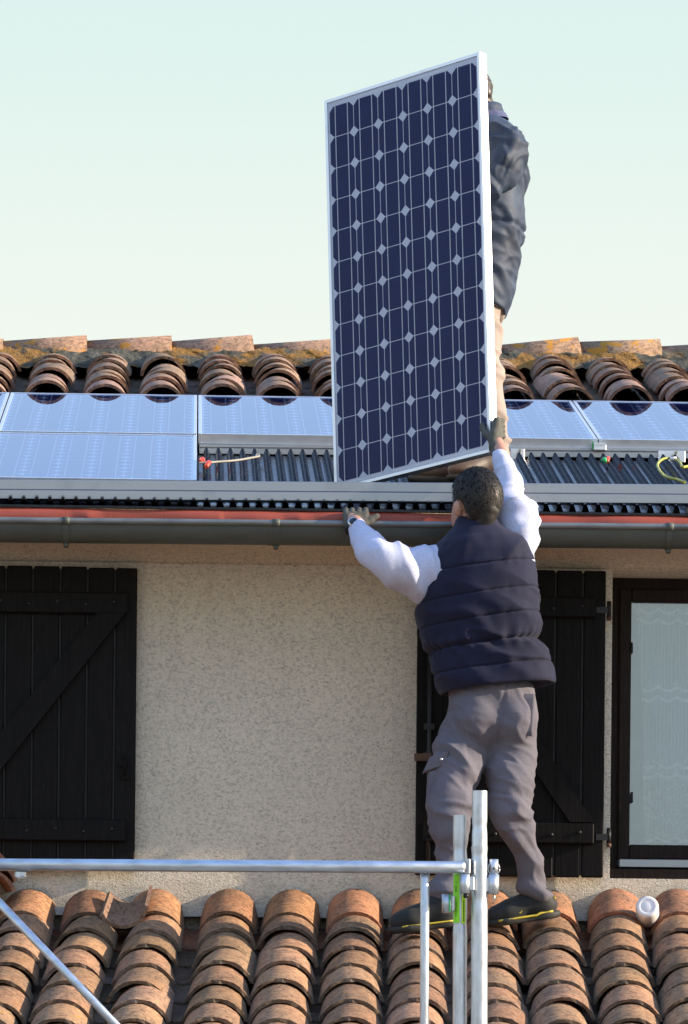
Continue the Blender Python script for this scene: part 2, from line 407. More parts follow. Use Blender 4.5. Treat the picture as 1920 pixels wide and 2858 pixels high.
for px in (185, 770, 1865):
    x = at(px, 1470, GY).x; mb = MB()
    vs = ring(x-.012, R_G+.004, gz(x)+.004, GY) + ring(x+.012, R_G+.004, gz(x)+.004, GY)
    mb.add(vs, [(j, n+j, n+j+1, j+1) for j in range(14)], 0, True)
    if px == 770:
        vs = ring(x-.03, R_G+.002, gz(x)+.004, GY) + ring(x+.016, R_G+.002, gz(x)+.004, GY)
        mb.add(vs, [(j, n+j, n+j+1, j+1) for j in range(14)], 0, True)
    mb.tube([(x-.014, GY-R_G-.003, gz(x)), (x+.014, GY-R_G-.003, gz(x))], .0145, 10)
    mb.tube([(x, GY-.01, gz(x)-R_G*1.08-.012), (x, GY-.005, gz(x)-R_G*1.08+.006)], .009, 8)
    mb.build('gutter_bracket', M['zinc'], trough)

# ---- shutters
def shutter(px_l, px_r, py_t, py_b, gaps, bat1, bat2, bat_l, bat_r, brace, hinge_px, label):
    Yf = WY - .045; lo = at(px_l, (py_t+py_b)/2, Yf); hi = at(px_r, (py_t+py_b)/2, Yf)
    zt = at((px_l+px_r)/2, py_t, Yf).z; zb = at((px_l+px_r)/2, py_b, Yf).z
    s = empty('shutter', (0, 0, 0), parent=house); s.matrix_basis = HI; s['label'] = label
    edges = [lo.x] + [at(g, (py_t+py_b)/2, Yf).x for g in gaps] + [hi.x]
    for a, b in zip(edges[:-1], edges[1:]):
        m = MB().box((a+.0035, Yf+random.uniform(-.0015, .0015), zb+random.uniform(0, .004)), (b-.0035, Yf+.028, zt-random.uniform(0, .004)), bev=.004)
        m.build('plank', M['shutter'], s)
    MB().box((lo.x+.004, Yf+.012, zb+.01), (hi.x-.004, Yf+.024, zt-.01)).build('plank_tongue', M['iron'], s)
    bl, br = at(bat_l, py_t, Yf).x, at(bat_r, py_t, Yf).x; zz = []
    for (a, b) in (bat1, bat2):
        z1, z0 = at((px_l+px_r)/2, a, Yf).z, at((px_l+px_r)/2, b, Yf).z; zz += [z1, z0]
        MB().box((bl, Yf-.026, z0), (br, Yf-.002, z1), bev=.004).build('batten', M['shutter'], s)
        k = 0; x = bl + .06
        while x < br - .03:
            c = Vector((x, Yf-.0265, (z0+z1)/2 + (.004 if k % 2 else -.006)))
            m = MB(); m.tube([c, c+Vector((0, -.004, 0)), c+Vector((0, -.006, 0))], [.0075, .006, .002], 8); m.build('bolt_head', M['iron'], s)
            x += .107; k += 1
    (u0, l0, u1, l1) = brace                # upper pair at the one batten, lower pair at the other
    P = [at(*u0, Yf), at(*l0, Yf), at(*l1, Yf), at(*u1, Yf)]
    m = MB(); m.prism([(p.x, p.z) for p in P], 'y', Yf-.024, Yf-.003); m.build('brace', M['shutter'], s)
    for py in hinge_px:
        c = at(py[0], py[1], WY-.03); m = MB()
        m.tube([c+Vector((0, 0, -.022)), c+Vector((0, 0, .036))], .0085, 10); m.tube([c+Vector((0, 0, -.036)), c+Vector((0, 0, -.022))], .0095, 10, 1)
        m.box((c.x-.05, Yf-.006, c.z-.012), (c.x-.006, Yf-.001, c.z+.012)); m.build('hinge', [M['iron'], M['rust']], s)
    return s, Yf
sL, YF = shutter(-148, 382, 1579, 2428, (-63, 13, 89, 165, 241, 318), (1654, 1712), (2286, 2347), -120, 357,
    ((270, 1713), (350, 1713), (-190, 2285), (-105, 2285)), (), 'left shutter with its brace rising to the right')
sR, YF = shutter(1160, 1690, 1589, 2447, (1240, 1318, 1395, 1472, 1548, 1624), (1667, 1722), (2297, 2354), 1186, 1663,
    ((1192, 1723), (1275, 1723), (1590, 2296), (1657, 2296)), ((1700, 1705), (1699, 2338)), 'right shutter with its brace falling to the right')
# latch of the left shutter, espagnolette rod of the right one
m = MB(); c = at(342, 2128, YF-.004)
m.tube([c, c+Vector((0, -.01, 0))], .017, 14); m.tube([c+Vector((.012, 0, -.052)), c+Vector((.012, -.01, -.052))], .014, 14)
m.tube([c+Vector((.006, -.012, .02)), c+Vector((.008, -.02, -.01)), c+Vector((.010, -.016, -.05))], .005, 8); m.build('latch', M['shutter'], sL)
m = MB(); x = at(1198, 2000, YF-.02).x; z0, z1 = at(1198, 2420, YF).z, at(1198, 1800, YF).z
m.tube([(x, YF-.016, z0), (x, YF-.016, z1)], .0085, 10)
for py in (2030, 2110, 2330): q = at(1198, py, YF); m.box((x-.02, YF-.022, q.z-.012), (x+.02, YF, q.z+.012))
q = at(1182, 2112, YF-.03); m.box((q.x-.035, YF-.035, q.z-.016), (q.x+.03, YF-.02, q.z+.012), 1); m.tube([q+Vector((.02, -.012, .0)), q+Vector((.04, -.03, -.05))], .008, 8, 1)
m.build('espagnolette', [M['iron'], M['rust']], sR)

# ---- window
win = empty('window', parent=house); win.matrix_basis = HI
FY = RV - .055
gl_l, gl_t, gl_b = at(1760, 2000, FY).x, at(1850, 1681, FY).z, at(1850, 2358, FY).z
fo_l, fo_t, fo_b = win_l, win_t, at(1850, 2398, FY).z
mid = (win_l+win_r)/2
m = MB()
m.box((fo_l, FY+.02, win_b), (gl_l-.045, FY+.07, fo_t)); m.box((win_r-.05, FY+.02, win_b), (win_r, FY+.07, fo_t)); m.box((gl_l-.045, FY+.02, gl_t+.05), (win_r-.05, FY+.07, fo_t))
m.build('frame', M['frame_wood'], win)
for a, b in ((gl_l-.045, mid-.004), (mid+.004, win_r-.05)):
    sash = empty('sash', parent=win); sash.matrix_basis = Matrix.Identity(4)
    m = MB()
    m.box((a, FY, fo_b), (a+.045, FY+.045, gl_t+.05), bev=.004); m.box((b-.045, FY, fo_b), (b, FY+.045, gl_t+.05), bev=.004)
    m.box((a+.045, FY, gl_t), (b-.045, FY+.045, gl_t+.05), bev=.004); m.box((a+.045, FY, fo_b), (b-.045, FY+.045, gl_b), bev=.004)
    sb = m.build('sash_rail', M['frame_wood'], win); bpy.data.objects.remove(sash)
    MB().box((a+.04, FY+.018, gl_b-.005), (b-.04, FY+.022, gl_t+.005)).build('pane', M['pane'], win)
m = MB(); m.box((at(1726, 2400, FY).x, FY-.03, at(1850, 2424, FY).z), (win_r-.03, FY-.005, at(1850, 2400, FY).z), bev=.003)
m.build('drip_strip', M['alu'], win)
m = MB(); m.box((win_l, WY+.01, win_b-.002), (win_r, FY+.02, at(1850, 2428, WY+.05).z), bev=.005); m.build('sill', M['frame_wood'], win)
for py in (1808, 2225):
    c = at(1763, py, FY-.004); m = MB(); m.tube([c+Vector((0, 0, -.02)), c+Vector((0, 0, .02))], .005, 8); m.build('sash_hinge', M['iron'], win)

# ---- lace curtain behind the pane (hangs from its own wire: a thing of its own)
def m_lace():
    t = NT('white_lace'); v = t.coord(False)
    sep = t.n('SeparateXYZ', {0: v}); x, z = sep.outputs[0], sep.outputs[2]
    rib = t.n('TexWave', {'Vector': t.scaled(v, 1, 0, 0), 'Scale': 22.0, 'Distortion': .6, 'Detail': 2.0}, wave_type='BANDS', bands_direction='X').outputs['Fac']
    al = t.math('MULTIPLY_ADD', rib, .34, .16)
    sc1 = t.math('ABSOLUTE', t.math('SINE', t.math('MULTIPLY', x, 42.0)))
    for z0 in LACE_Z:
        for dz in (0, -.038):
            d = t.math('SUBTRACT', z, t.math('MULTIPLY_ADD', sc1, -.016, z0+dz))
            al = t.math('MAXIMUM', al, t.math('MULTIPLY', t.math('LESS_THAN', t.math('ABSOLUTE', d), .0065), .95))
    fl = t.noise(v, 26, 3, .5, 1.5)
    band = t.math('MULTIPLY', t.math('LESS_THAN', z, LACE_Z[-1]+.30), t.math('GREATER_THAN', z, LACE_Z[-1]-.01))
    al = t.math('MAXIMUM', al, t.math('MULTIPLY', t.math('MULTIPLY', band, t.ramp(fl, [(.5, 0.0), (.56, 1.0)])), .55))
    tr = t.n('BsdfTransparent'); df = t.n('BsdfDiffuse', {'Color': (.90, .92, .95)}); tl = t.n('BsdfTranslucent', {'Color': (.75, .8, .86)})
    b = t.n('MixShader', {0: .25, 1: df.outputs[0], 2: tl.outputs[0]})
    mx = t.n('MixShader', {0: al, 1: tr.outputs[0], 2: b.outputs[0]}); t.t.links.new(mx.outputs[0], t.out.inputs['Surface']); return t.mat
CYc = FY + .075
LACE_Z = [at(1850, y, CYc).z for y in (1698, 1915, 2130, 2335)]
mb = MB(); zt, zb = gl_t+.03, gl_b-.03; c0 = at(1772, 1700, CYc).x; c1 = win_r-.06; NX, NZ = 90, 24; vs = []
for j in range(NZ+1):
    tz = j/NZ; z = zt+(zb-zt)*tz
    xl = c0 + .062*tz + .01*math.sin(tz*5)
    for i in range(NX+1):
        s_ = i/NX; x = xl+(c1-xl)*s_
        vs.append((x, CYc+.02+.013*math.sin(s_*70+.8*math.sin(tz*3))*(.5+.5*tz), z))
mb.add(vs, [(j*(NX+1)+i, j*(NX+1)+i+1, (j+1)*(NX+1)+i+1, (j+1)*(NX+1)+i) for j in range(NZ) for i in range(NX)], 0, True)
cur = mb.build('curtain', m_lace()); tag(cur, 'white lace curtain with scalloped bands hanging inside the window', 'curtain')
# lining cloth further in, its blue standing in for sky mirrored in the pane
mb = MB(); vs = []
for j in range(2):
    for i in range(41): s_ = i/40; vs.append((gl_l-.1+(c1-gl_l+.2)*s_, CYc+.16+.02*math.sin(s_*33), (zt+.03, zb-.03)[j]))
mb.add(vs, [(i, i+1, 41+i+1, 41+i) for i in range(40)], 0, True)
lin = mb.build('curtain', m_plain('sky_reflection_lining', (.36, .46, .66), .9)); tag(lin, 'plain cloth behind the lace, its pale blue imitating sky reflected in the window', 'curtain')

# =================================================================== TILES
def tile_mesh(name, mats, L=.45, w0=.105, w1=.086, sag0=.078, sag1=.062, th=.013, nseg=12, jag=0.0, seed=0):
    """barrel tile: wide rim at y=0, narrow end at y=L, crown up; slot 0 body, slot 1 broken ends"""
    rr = random.Random(seed); mb = MB(); rings = []
    for (y, w_, s_) in ((0, w0, sag0), (L*.5, (w0+w1)/2, (sag0+sag1)/2), (L, w1, sag1)):
        for off in (0, th):
            R = (s_*s_ + w_*w_) / (2*s_); A = math.asin(min(1, w_/R)); 
            if s_ > w_: A = math.pi - A
            Ro = R - off; c = s_ - R; r = []
            for i in range(nseg+1):
                a = -A + 2*A*i/nseg
                yy = y + (rr.uniform(-jag, jag) if y == 0 else 0)
                r.append((Ro*math.sin(a), yy, c + Ro*math.cos(a) + (rr.uniform(-jag, jag)*.3)))
            rings.append(r)
    k = nseg+1
    def strip(a, b, mi, sm=True): mb.add(rings[a]+rings[b], [(i, i+1, k+i+1, k+i) for i in range(nseg)], mi, sm)
    strip(0, 2, 0); strip(2, 4, 0); strip(1, 3, 0); strip(3, 5, 0)
    strip(0, 1, 1, False); strip(4, 5, 1, False)
    for i in (0, nseg): mb.add([rings[0][i], rings[2][i], rings[4][i], rings[5][i], rings[3][i], rings[1][i]], [(0, 1, 4, 5), (1, 2, 3, 4)], 1)
    me = mb.mesh(name, mats)
    return me
def place(me, name, parent, P, slope, dx, tilt=0, yaw=0, roll=0, flip=False, tint=None):
    M_ = Matrix.Translation(P) @ Matrix.Rotation(-math.atan(dx)+yaw, 4, 'Z') @ Matrix.Rotation(slope+tilt, 4, 'X') @ Matrix.Rotation(roll, 4, 'Y')
    if flip: M_ = M_ @ Matrix.Rotation(math.pi, 4, 'Y')
    o = link(name, me, parent, M_)
    if tint is not None: o.color = (*tint, 1)
    return o
def rt(a=.12):
    b = 1+random.uniform(-a, a); return (b, b*(1+random.uniform(-.035, .035)), b*(1+random.uniform(-.05, .05)))
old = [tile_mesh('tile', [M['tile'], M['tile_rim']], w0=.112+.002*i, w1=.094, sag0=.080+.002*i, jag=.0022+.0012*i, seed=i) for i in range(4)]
new = [tile_mesh('tile', [M['tile_new'], M['tile_new_rim']], jag=.001, seed=i+9) for i in range(2)]
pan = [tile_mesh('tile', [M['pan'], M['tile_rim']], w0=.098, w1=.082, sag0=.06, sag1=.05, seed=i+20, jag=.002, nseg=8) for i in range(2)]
pan_new = [tile_mesh('tile', [M['tile_new'], M['tile_new_rim']], w0=.098, w1=.082, sag0=.06, sag1=.05, seed=30, nseg=8)]
upt = [tile_mesh('tile', [M['tile_up'], M['tile_up_rim']], sag0=.082+.003*i, sag1=.066, jag=.0015, seed=40+i) for i in range(3)]
upp = [tile_mesh('tile', [M['tile_pink'], M['tile_up_rim']], sag0=.083, sag1=.066, jag=.0015, seed=50)]

# ---- lower roof in front of the wall
T1 = .313; DX1 = .0425; A1 = math.atan(T1); Y1 = 20.10; STEP = .268
low = empty('lower_roof', (0, Y1, 0), 'lower clay barrel tile roof sloping down in front of the house wall', 'roof')
LI = Matrix.Translation((0, -Y1, 0))
colpx = [-118, 61, 243, 432, 637, 812, 992, 1167, 1370, 1543, 1719, 1892, 2072]
CR0 = .090                                       # crown above the tile's own base line
base = []
for px in colpx:
    p = at(px, 2536, Y1); base.append(Vector((p.x, p.y, p.z - CR0)))
dvec = Vector((-DX1, -1, -T1))
stuff_mb = MB()
NROW = 9
def lt(me, name, P, **kw): return place(me, name, low, LI @ P, A1, DX1, **kw)
for c, B in enumerate(base):
    for k in range(NROW):
        jx = Vector((random.uniform(-.007, .007), 0, random.uniform(-.003, .004)))
        P = B + dvec*STEP*(k + random.uniform(-.05, .05)) + jx
        fresh = (k == 0 and c >= 6) 
        me = random.choice(new if fresh else old)
        tint = rt(.08) if fresh else rt(.20)
        if k == 0:
            L_ = .30                                # the top course is cut off at the wall
            key = 'cut%d' % (1 if fresh else 0)
            if key not in M:
                M[key] = tile_mesh('tile', [M['tile_new'], M['tile_new_rim']] if fresh else [M['tile'], M['tile_rim']], L=.33, w0=.109, w1=.106, sag0=.082, sag1=.084, jag=.0015, seed=60)
            me = M[key]
            if not fresh: tint = (tint[0]*1.05, tint[1]*.93, tint[2]*.85)
        lt(me, 'tile', P, tilt=(.035 if k == 0 else -.016)+random.uniform(-.008, .006), yaw=random.uniform(-.05, .05), roll=random.uniform(-.05, .05), tint=tint)
    # pans lie between the columns
    if c + 1 < len(base):
        Bp = (B + base[c+1]) / 2
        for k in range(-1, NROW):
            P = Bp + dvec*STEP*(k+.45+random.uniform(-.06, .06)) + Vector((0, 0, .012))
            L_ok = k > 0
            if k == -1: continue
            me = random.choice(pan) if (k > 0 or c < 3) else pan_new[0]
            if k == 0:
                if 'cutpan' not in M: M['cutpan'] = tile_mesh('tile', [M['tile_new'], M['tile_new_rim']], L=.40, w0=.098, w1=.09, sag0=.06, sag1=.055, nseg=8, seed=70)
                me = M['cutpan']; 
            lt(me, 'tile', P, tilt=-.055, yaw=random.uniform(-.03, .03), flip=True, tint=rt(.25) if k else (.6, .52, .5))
# the rest of the slope, down to the eave
def bulk(mb, B, k0, k1, flip=False):
    for k in range(k0, k1):
        P = B + dvec*STEP*k + (Vector((0, 0, .012)) if flip else Vector((0, 0, 0))); R = Matrix.Translation(P) @ Matrix.Rotation(-math.atan(DX1), 4, 'Z') @ Matrix.Rotation(A1-.03, 4, 'X')
        if flip: R = R @ Matrix.Rotation(math.pi, 4, 'Y')
        me = (pan if flip else old)[0]
        mb.add([R @ v.co for v in me.vertices], [tuple(p.vertices) for p in me.polygons], 0, True)
bmk = MB()
for c, B in enumerate(base):
    bulk(bmk, B, NROW, 13)
    if c+1 < len(base): bulk(bmk, (B+base[c+1])/2, NROW, 13, True)
bx_l, bx_r = base[0].x - .3, base[-1].x
# columns off to both sides of the picture
for i in range(1, 9):
    bulk(bmk, base[0] - Vector((.247*i, 0, 0)), 0, 13); bulk(bmk, base[-1] + Vector((.247*i, 0, 0)), 0, 13)
o = bmk.build('tile_field', M['tile'], low, LI); tag(o, kind='stuff')
zt_ = base[6].z + T1*.30
mb = MB(); ztop = zt_-.085; zlow = ztop - T1*4.0
mb.add([(-5, WY, ztop), (6, WY, ztop), (6, WY-4.0, zlow), (-5, WY-4.0, zlow), (-5, WY, ztop-.2), (6, WY, ztop-.2), (6, WY-4.0, zlow-.2), (-5, WY-4.0, zlow-.2)],
       [(0, 1, 2, 3), (4, 5, 6, 7), (2, 3, 7, 6), (0, 3, 7, 4), (1, 2, 6, 5)])
mb.build('roof_deck', M['dark'], low, LI)
mb = MB(); mb.box((-5, WY-3.7, 0), (6, WY-3.5, zlow+.0)); o = mb.build('porch_wall', M['stucco']); tag(o, 'rendered ground floor wall under the lower tile roof', 'wall')
# mortar bead where the top course meets the wall
mb = MB(); vs = []; nb = 420
for i in range(nb+1):
    x = -2.6 + 5.6*i/nb; hz = .02+.008*math.sin(i*.83)+.012*random.random()+.010*math.sin(i*.21+2)
    zr = zt_ + .0
    vs += [(x, WY-.05-.014*random.random(), zr-.02), (x, WY-.03-.008*random.random(), zr+hz*.5), (x, WY+.004, zr+hz)]
mb.add(vs, [(i*3+j, (i+1)*3+j, (i+1)*3+j+1, i*3+j+1) for i in range(nb) for j in range(2)], 0, True)
mb.build('mortar_bead', M['stucco'], low, LI)

# ---- upper roof
T2 = .28; A2 = math.atan(T2); YP, ZP = 23.329, 4.1688+CAMZ     # top edge of the cell field on the glass plane
def glass_z(Y): return ZP - T2*(YP - Y)
up = empty('upper_roof', (0, YP, 0), 'upper clay barrel tile roof of the house with lichen on its ridge', 'roof')
UI = Matrix.Translation((0, -YP, 0))
uv = Vector((0, 1, T2))
for k in range(-2, 14):
    px = 127 + 163.5*k + random.uniform(-4, 4)
    p = at(px, 1068+.009*(px-700), 23.44)
    B = Vector((p.x, p.y, p.z-.093))
    for r in range(6):
        P = B + uv*(0.268*r + random.uniform(-.02, .02)) + Vector((random.uniform(-.006, .006), 0, random.uniform(-.003, .006)))
        pink = (r == 0 and random.random() < .75) or (r == 1 and random.random() < .55) or random.random() < .04
        me = upp[0] if pink else random.choice(upt)
        lean = random.uniform(-.09, .09)
        if random.random() < .15: P.z += .015
        place(me, 'tile', up, UI @ P, A2, 0, tilt=-.008+random.uniform(-.015, .015), yaw=random.uniform(-.06, .06), roll=lean, tint=rt(.16))
    Bp = B + Vector((.128, .05, .022))
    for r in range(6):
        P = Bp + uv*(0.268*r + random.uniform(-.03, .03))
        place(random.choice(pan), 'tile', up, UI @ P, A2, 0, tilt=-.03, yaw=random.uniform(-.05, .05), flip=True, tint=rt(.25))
# the roof goes on to both sides of the picture, tiled down to the eave
fld = MB(); me_c, me_p = upt[0], pan[0]
xr0, xl0 = at(127+163.5*13, 1068, 23.44), at(127-163.5*2, 1068, 23.44)
for side, x0_ in ((1, xr0.x), (-1, xl0.x)):
    for k in range(1, 23 if side > 0 else 19):
        for r in range(-12, 6):
            for me, fl, dx_, dz_ in ((me_c, False, 0, 0), (me_p, True, .128, .022)):
                P = Vector((x0_+side*.256*k+dx_, 23.44, xr0.z-.093+dz_))+uv*.268*r
                R = Matrix.Translation(P) @ Matrix.Rotation(A2-.01, 4, 'X')
                if fl: R = R @ Matrix.Rotation(math.pi, 4, 'Y')
                fld.add([R @ v.co for v in me.vertices], [tuple(p_.vertices) for p_ in me.polygons], 0, True)
tag(fld.build('tile_field', M['tile_up'], up, UI), kind='stuff')
deck = MB(); ex0, ex1 = -7, 9
RY = 25.05; ZRD = glass_z(RY)-.01
y0 = 20.06
deck.add([(ex0, y0, glass_z(y0)-.118), (ex1, y0, glass_z(y0)-.118), (ex1, RY, ZRD-.08), (ex0, RY, ZRD-.08),
          (ex0, 30.1, ZRD-.08-.28*5.05), (ex1, 30.1, ZRD-.08-.28*5.05), (ex0, y0, SOF+.05), (ex1, y0, SOF+.05)],
         [(0, 1, 2, 3), (3, 2, 5, 4), (0, 1, 7, 6)])
deck.box((ex0, RY-.02, ZRD-.30), (ex1, RY+.02, min(at(-260, 990, RY).z, at(2200, 1004, RY).z)))
deck.build('roof_deck', M['dark'], up, UI)
# ridge caps
edges_px = [-220, 9, 242, 478, 704, 931, 1158, 1386, 1613, 1840, 2070, 2300]
cap_hi = [945, 935, 936, 934, 946, 942, 940, 940, 946, 953, 955]
cap_lo = [952, 952, 951, 953, 962, 955, 955, 964, 954, 967, 966]
for i in range(len(edges_px)-1):
    a, b = at(edges_px[i]-6, cap_lo[i], RY), at(edges_px[i+1], cap_hi[i], RY)
    L = b.x - a.x; rr = random.Random(i); mb = MB(); K = 10
    R0, R1 = .098, .112
    vs = []
    for y, R_, th in ((0, R0, 0), (1, R1, 0), (0, R0, .013), (1, R1, .013)):
        for j in range(K+1):
            an = RAD(205 - 230*j/K); vs.append((L*y + rr.uniform(-.002, .002), (R_-th)*math.cos(an)*1.05, (R_-th)*math.sin(an) - R_))
    k = K+1
    fs = [(j, j+1, k+j+1, k+j) for j in range(K)] + [(2*k+j, 3*k+j, 3*k+j+1, 2*k+j+1) for j in range(K)]
    fe = [(j, 2*k+j, 2*k+j+1, j+1) for j in range(K)] + [(k+j, k+j+1, 3*k+j+1, 3*k+j) for j in range(K)]
    mb.add(vs, fs, 0, True); mb.v = mb.v; nb0 = 0
    for f in fe: mb.f.append(f); mb.m.append(1); mb.sm.append(False)
    pit = math.atan2(b.z-a.z, L)
    o = mb.build('ridge_cap', [M['ridge'], M['tile_up_rim']], up, UI @ Matrix.Translation(a) @ Matrix.Rotation(-pit, 4, 'Y')); o.color = (*rt(.07), 1)
# lumpy bedding mortar below the caps
mb = MB(); NXm, NZm = 420, 10; vs = []
xm0, xm1 = at(-260, 980, RY).x, at(2200, 980, RY).x
zc_l, zc_r = at(-260, 981, RY).z, at(2200, 997, RY).z
nz1 = [random.uniform(0, 6.28) for _ in range(12)]
for i in range(NXm+1):
    x = xm0+(xm1-xm0)*i/NXm; ztop = zc_l+(zc_r-zc_l)*i/NXm
    for j in range(NZm+1):
        t = j/NZm
        bmp = .012*math.sin(x*21+nz1[0]+t*3)+.010*math.sin(x*47+nz1[1]-t*7)+.007*math.sin(x*95+nz1[2]+t*11)+random.uniform(-.006, .006)
        vs.append((x, RY-.085-.13*t+bmp, ztop+.012-.115*t+bmp*.6))
mb.add(vs, [(i*(NZm+1)+j, (i+1)*(NZm+1)+j, (i+1)*(NZm+1)+j+1, i*(NZm+1)+j+1) for i in range(NXm) for j in range(NZm)], 0, True)
mb.build('bedding_mortar', M['mortar'], up, UI)
# ---- black corrugated underlay sheet, toothed ribs
PIT = .0487; xs0 = at(-60, 1340, 20.2).x; xs1 = at(2000, 1340, 20.2).x
YU0, YU1 = 20.02, 21.78
UOFF = glass_z(YU0) - at(960, 1421, YU0).z      # the sheet lies this far below the glass plane
prof = [(0, 0), (.30, 0), (.40, .55), (.50, 1), (.68, 1), (.80, .5), (.90, 0)]
rows = []; dY = .0245; nY = int((YU1-YU0)/dY)
mb = MB(); vs = []; nr = int((xs1-xs0)/PIT); npf = len(prof)
for j in range(nY+1):
    Y = YU0+j*dY; tooth = j % 2
    for i in range(nr):
        for (u, h) in prof:
            fade = min(1, max(0, (Y-YU0-.10)/.03))
            hh = h*.031 - (.015*h*fade if tooth else 0)
            x = xs0+(i+u)*PIT
            vs.append((x + (.004*fade if tooth and h > .4 else 0), Y + (.008*fade if tooth else 0), glass_z(Y) - UOFF + hh + (.003*math.sin(x*300)*fade if h == 0 else 0)))
nc = nr*npf
mb.add(vs, [(j*nc+i, j*nc+i+1, (j+1)*nc+i+1, (j+1)*nc+i) for j in range(nY) for i in range(nc-1)], 0, False)
# front lip that closes the sheet
mb.box((xs0, YU0-.012, glass_z(YU0)-UOFF-.010), (xs1, YU0+.004, glass_z(YU0)-UOFF-.001))
o = mb.build('underlay_sheet', M['underlay'], up, UI)
# ---- red membrane tucked down into the gutter
mb = MB(); NXr = 300; vs = []
xa, xb = at(-80, 1440, 20.0).x, at(2000, 1440, 20.0).x
for i in range(NXr+1):
    x = xa+(xb-xa)*i/NXr
    fold = .006*math.sin(x*5.1)+.005*math.sin(x*11.3+1)+.004*math.sin(x*23+2)*(1 if math.sin(x*1.9) > .2 else .2)
    k_ = max(0, 1-abs(((x*1.27) % 1)-.5)*14)*.014
    zt2 = glass_z(YU0)-UOFF-.009
    for j, (yy, zz) in enumerate(((YU0+.03, 0), (YU0-.006, -.002), (YU0-.014-fold*.6-k_*.5, -.018), (YU0-.018-fold-k_, -.036), (YU0-.016-fold*.7, -.056), (YU0-.006, -.085))):
        vs.append((x, yy, zt2+zz+(fold*.2 if 0 < j < 4 else 0)))
mb.add(vs, [(i*6+j, (i+1)*6+j, (i+1)*6+j+1, i*6+j+1) for i in range(NXr) for j in range(5)], 0, True)
mb.build('roof_membrane', M['membrane'], up, UI)
# =================================================================== SOLAR PANELS
PW, PH, PD, CP = .808, 1.600, .040, .128
def oct_cell(s=.1248, ch=.0205):
    h = s/2; c = ch
    return [(-h+c, -h), (h-c, -h), (h, -h+c), (h, h-c), (h-c, h), (-h+c, h), (-h, h-c), (-h, -h+c)]
CELL = MB().add([(x, y, 0) for x, y in oct_cell()], [tuple(range(8))]).mesh('cell', M['cell'])
def panel_meshes():
    d = {}
    fw = .0135; m = MB()
    W2, H2 = PW/2, PH/2
    m.box((-W2, -H2, -PD), (-W2+fw, H2, .0015), bev=.001); m.box((W2-fw, -H2, -PD), (W2, H2, .0015), bev=.001)
    m.box((-W2+fw, -H2, -PD), (W2-fw, -H2+fw, .0014), bev=.001); m.box((-W2+fw, H2-fw, -PD), (W2-fw, H2, .0014), bev=.001)
    d['frame'] = m.mesh('frame', M['alu_frame'])
    m = MB(); m.box((-W2+fw, -H2+fw, -.0085), (W2-fw, H2-fw, -.0045)); d['backsheet'] = m.mesh('backsheet', M['backsheet'])
    m = MB(); m.add([(-W2+fw, -H2+fw, -.0012), (W2-fw, -H2+fw, -.0012), (W2-fw, H2-fw, -.0012), (-W2+fw, H2-fw, -.0012)], [(0, 1, 2, 3)]); d['glass'] = m.mesh('cover_glass', M['pv_glass'])
    d['busbar'] = MB().box((-.0018, -6.03*CP, -.0042), (.0018, 6.03*CP, -.0036)).mesh('busbar', M['ribbon'])
    d['ribbon'] = []
    for c0, s_ in ((0, -1), (2, -1), (4, -1), (1, 1), (3, 1)):
        x0, x1 = (c0-2.5)*CP-.0325, (c0-1.5)*CP+.0325; y0, y1 = sorted((s_*6.04*CP, s_*6.085*CP))
        m = MB(); m.box((x0, y0, -.0041), (x1, y1, -.0037)); d['ribbon'].append(m.mesh('end_ribbon', M['ribbon']))
    m = MB()
    for c in range(6):
        for r in range(12):
            m.add([(x+(c-2.5)*CP, y+(r-5.5)*CP, -.0043) for x, y in oct_cell()], [tuple(range(8))])
    d['cells'] = m.mesh('cell_field', M['cell'])
    m = MB(); m.box((-.07, H2-.25, -.03), (.07, H2-.13, -.0086), bev=.004); d['jbox'] = m.mesh('junction_box', m_plain('black_plastic', (.015, .015, .016), .45))
    return d
PM = panel_meshes()
def solar_panel(M4, label, single_cells=False, group=None):
    root = empty('solar_panel', label=label, cat='solar panel', group=group); root.matrix_basis = M4
    link('frame', PM['frame'], root); bs = link('backsheet', PM['backsheet'], root)
    if single_cells:
        for r in range(12):
            for c in range(6): link('cell', CELL, root, Matrix.Translation(((c-2.5)*CP, (r-5.5)*CP, -.0043)))
    else:
        o = link('cell_field', PM['cells'], root); tag(o, kind='stuff')
    for c in range(6):
        for s_ in (-.0325, .0325): link('busbar', PM['busbar'], root, Matrix.Translation(((c-2.5)*CP+s_, 0, 0)))
    for me in PM['ribbon']: link('end_ribbon', me, root)
    link('cover_glass', PM['glass'], root); link('junction_box', PM['jbox'], root)
    return root
X0 = -.7772; GAPW = .8142
nrm = math.hypot(1, T2)
def roof_panel(i, row, label):
    x = X0 + i*GAPW + 3*CP; s_ = -(6*CP + row*1.6666)
    Y = YP + s_/nrm; Z = ZP + s_*T2/nrm
    M4 = Matrix.Translation((x, Y, Z)) @ Matrix.Rotation(A2, 4, 'X')
    return solar_panel(M4, label, group='solar panels laid on the upper roof')
roof_panel(-1, 0, 'upper row solar panel cut off by the left edge of the photo')
roof_panel(0, 0, 'leftmost whole solar panel in the upper row on the roof')
roof_panel(1, 0, 'upper row solar panel on the roof partly behind the carried panel')
roof_panel(2, 0, 'upper row solar panel just right of the carried panel and the legs behind it')
roof_panel(3, 0, 'upper row solar panel at the right edge of the photo above the yellow cable')
roof_panel(-1, 1, 'lower row solar panel at the left edge of the photo, mostly out of view')
roof_panel(0, 1, 'lower row solar panel at left beside the open gap in the array')
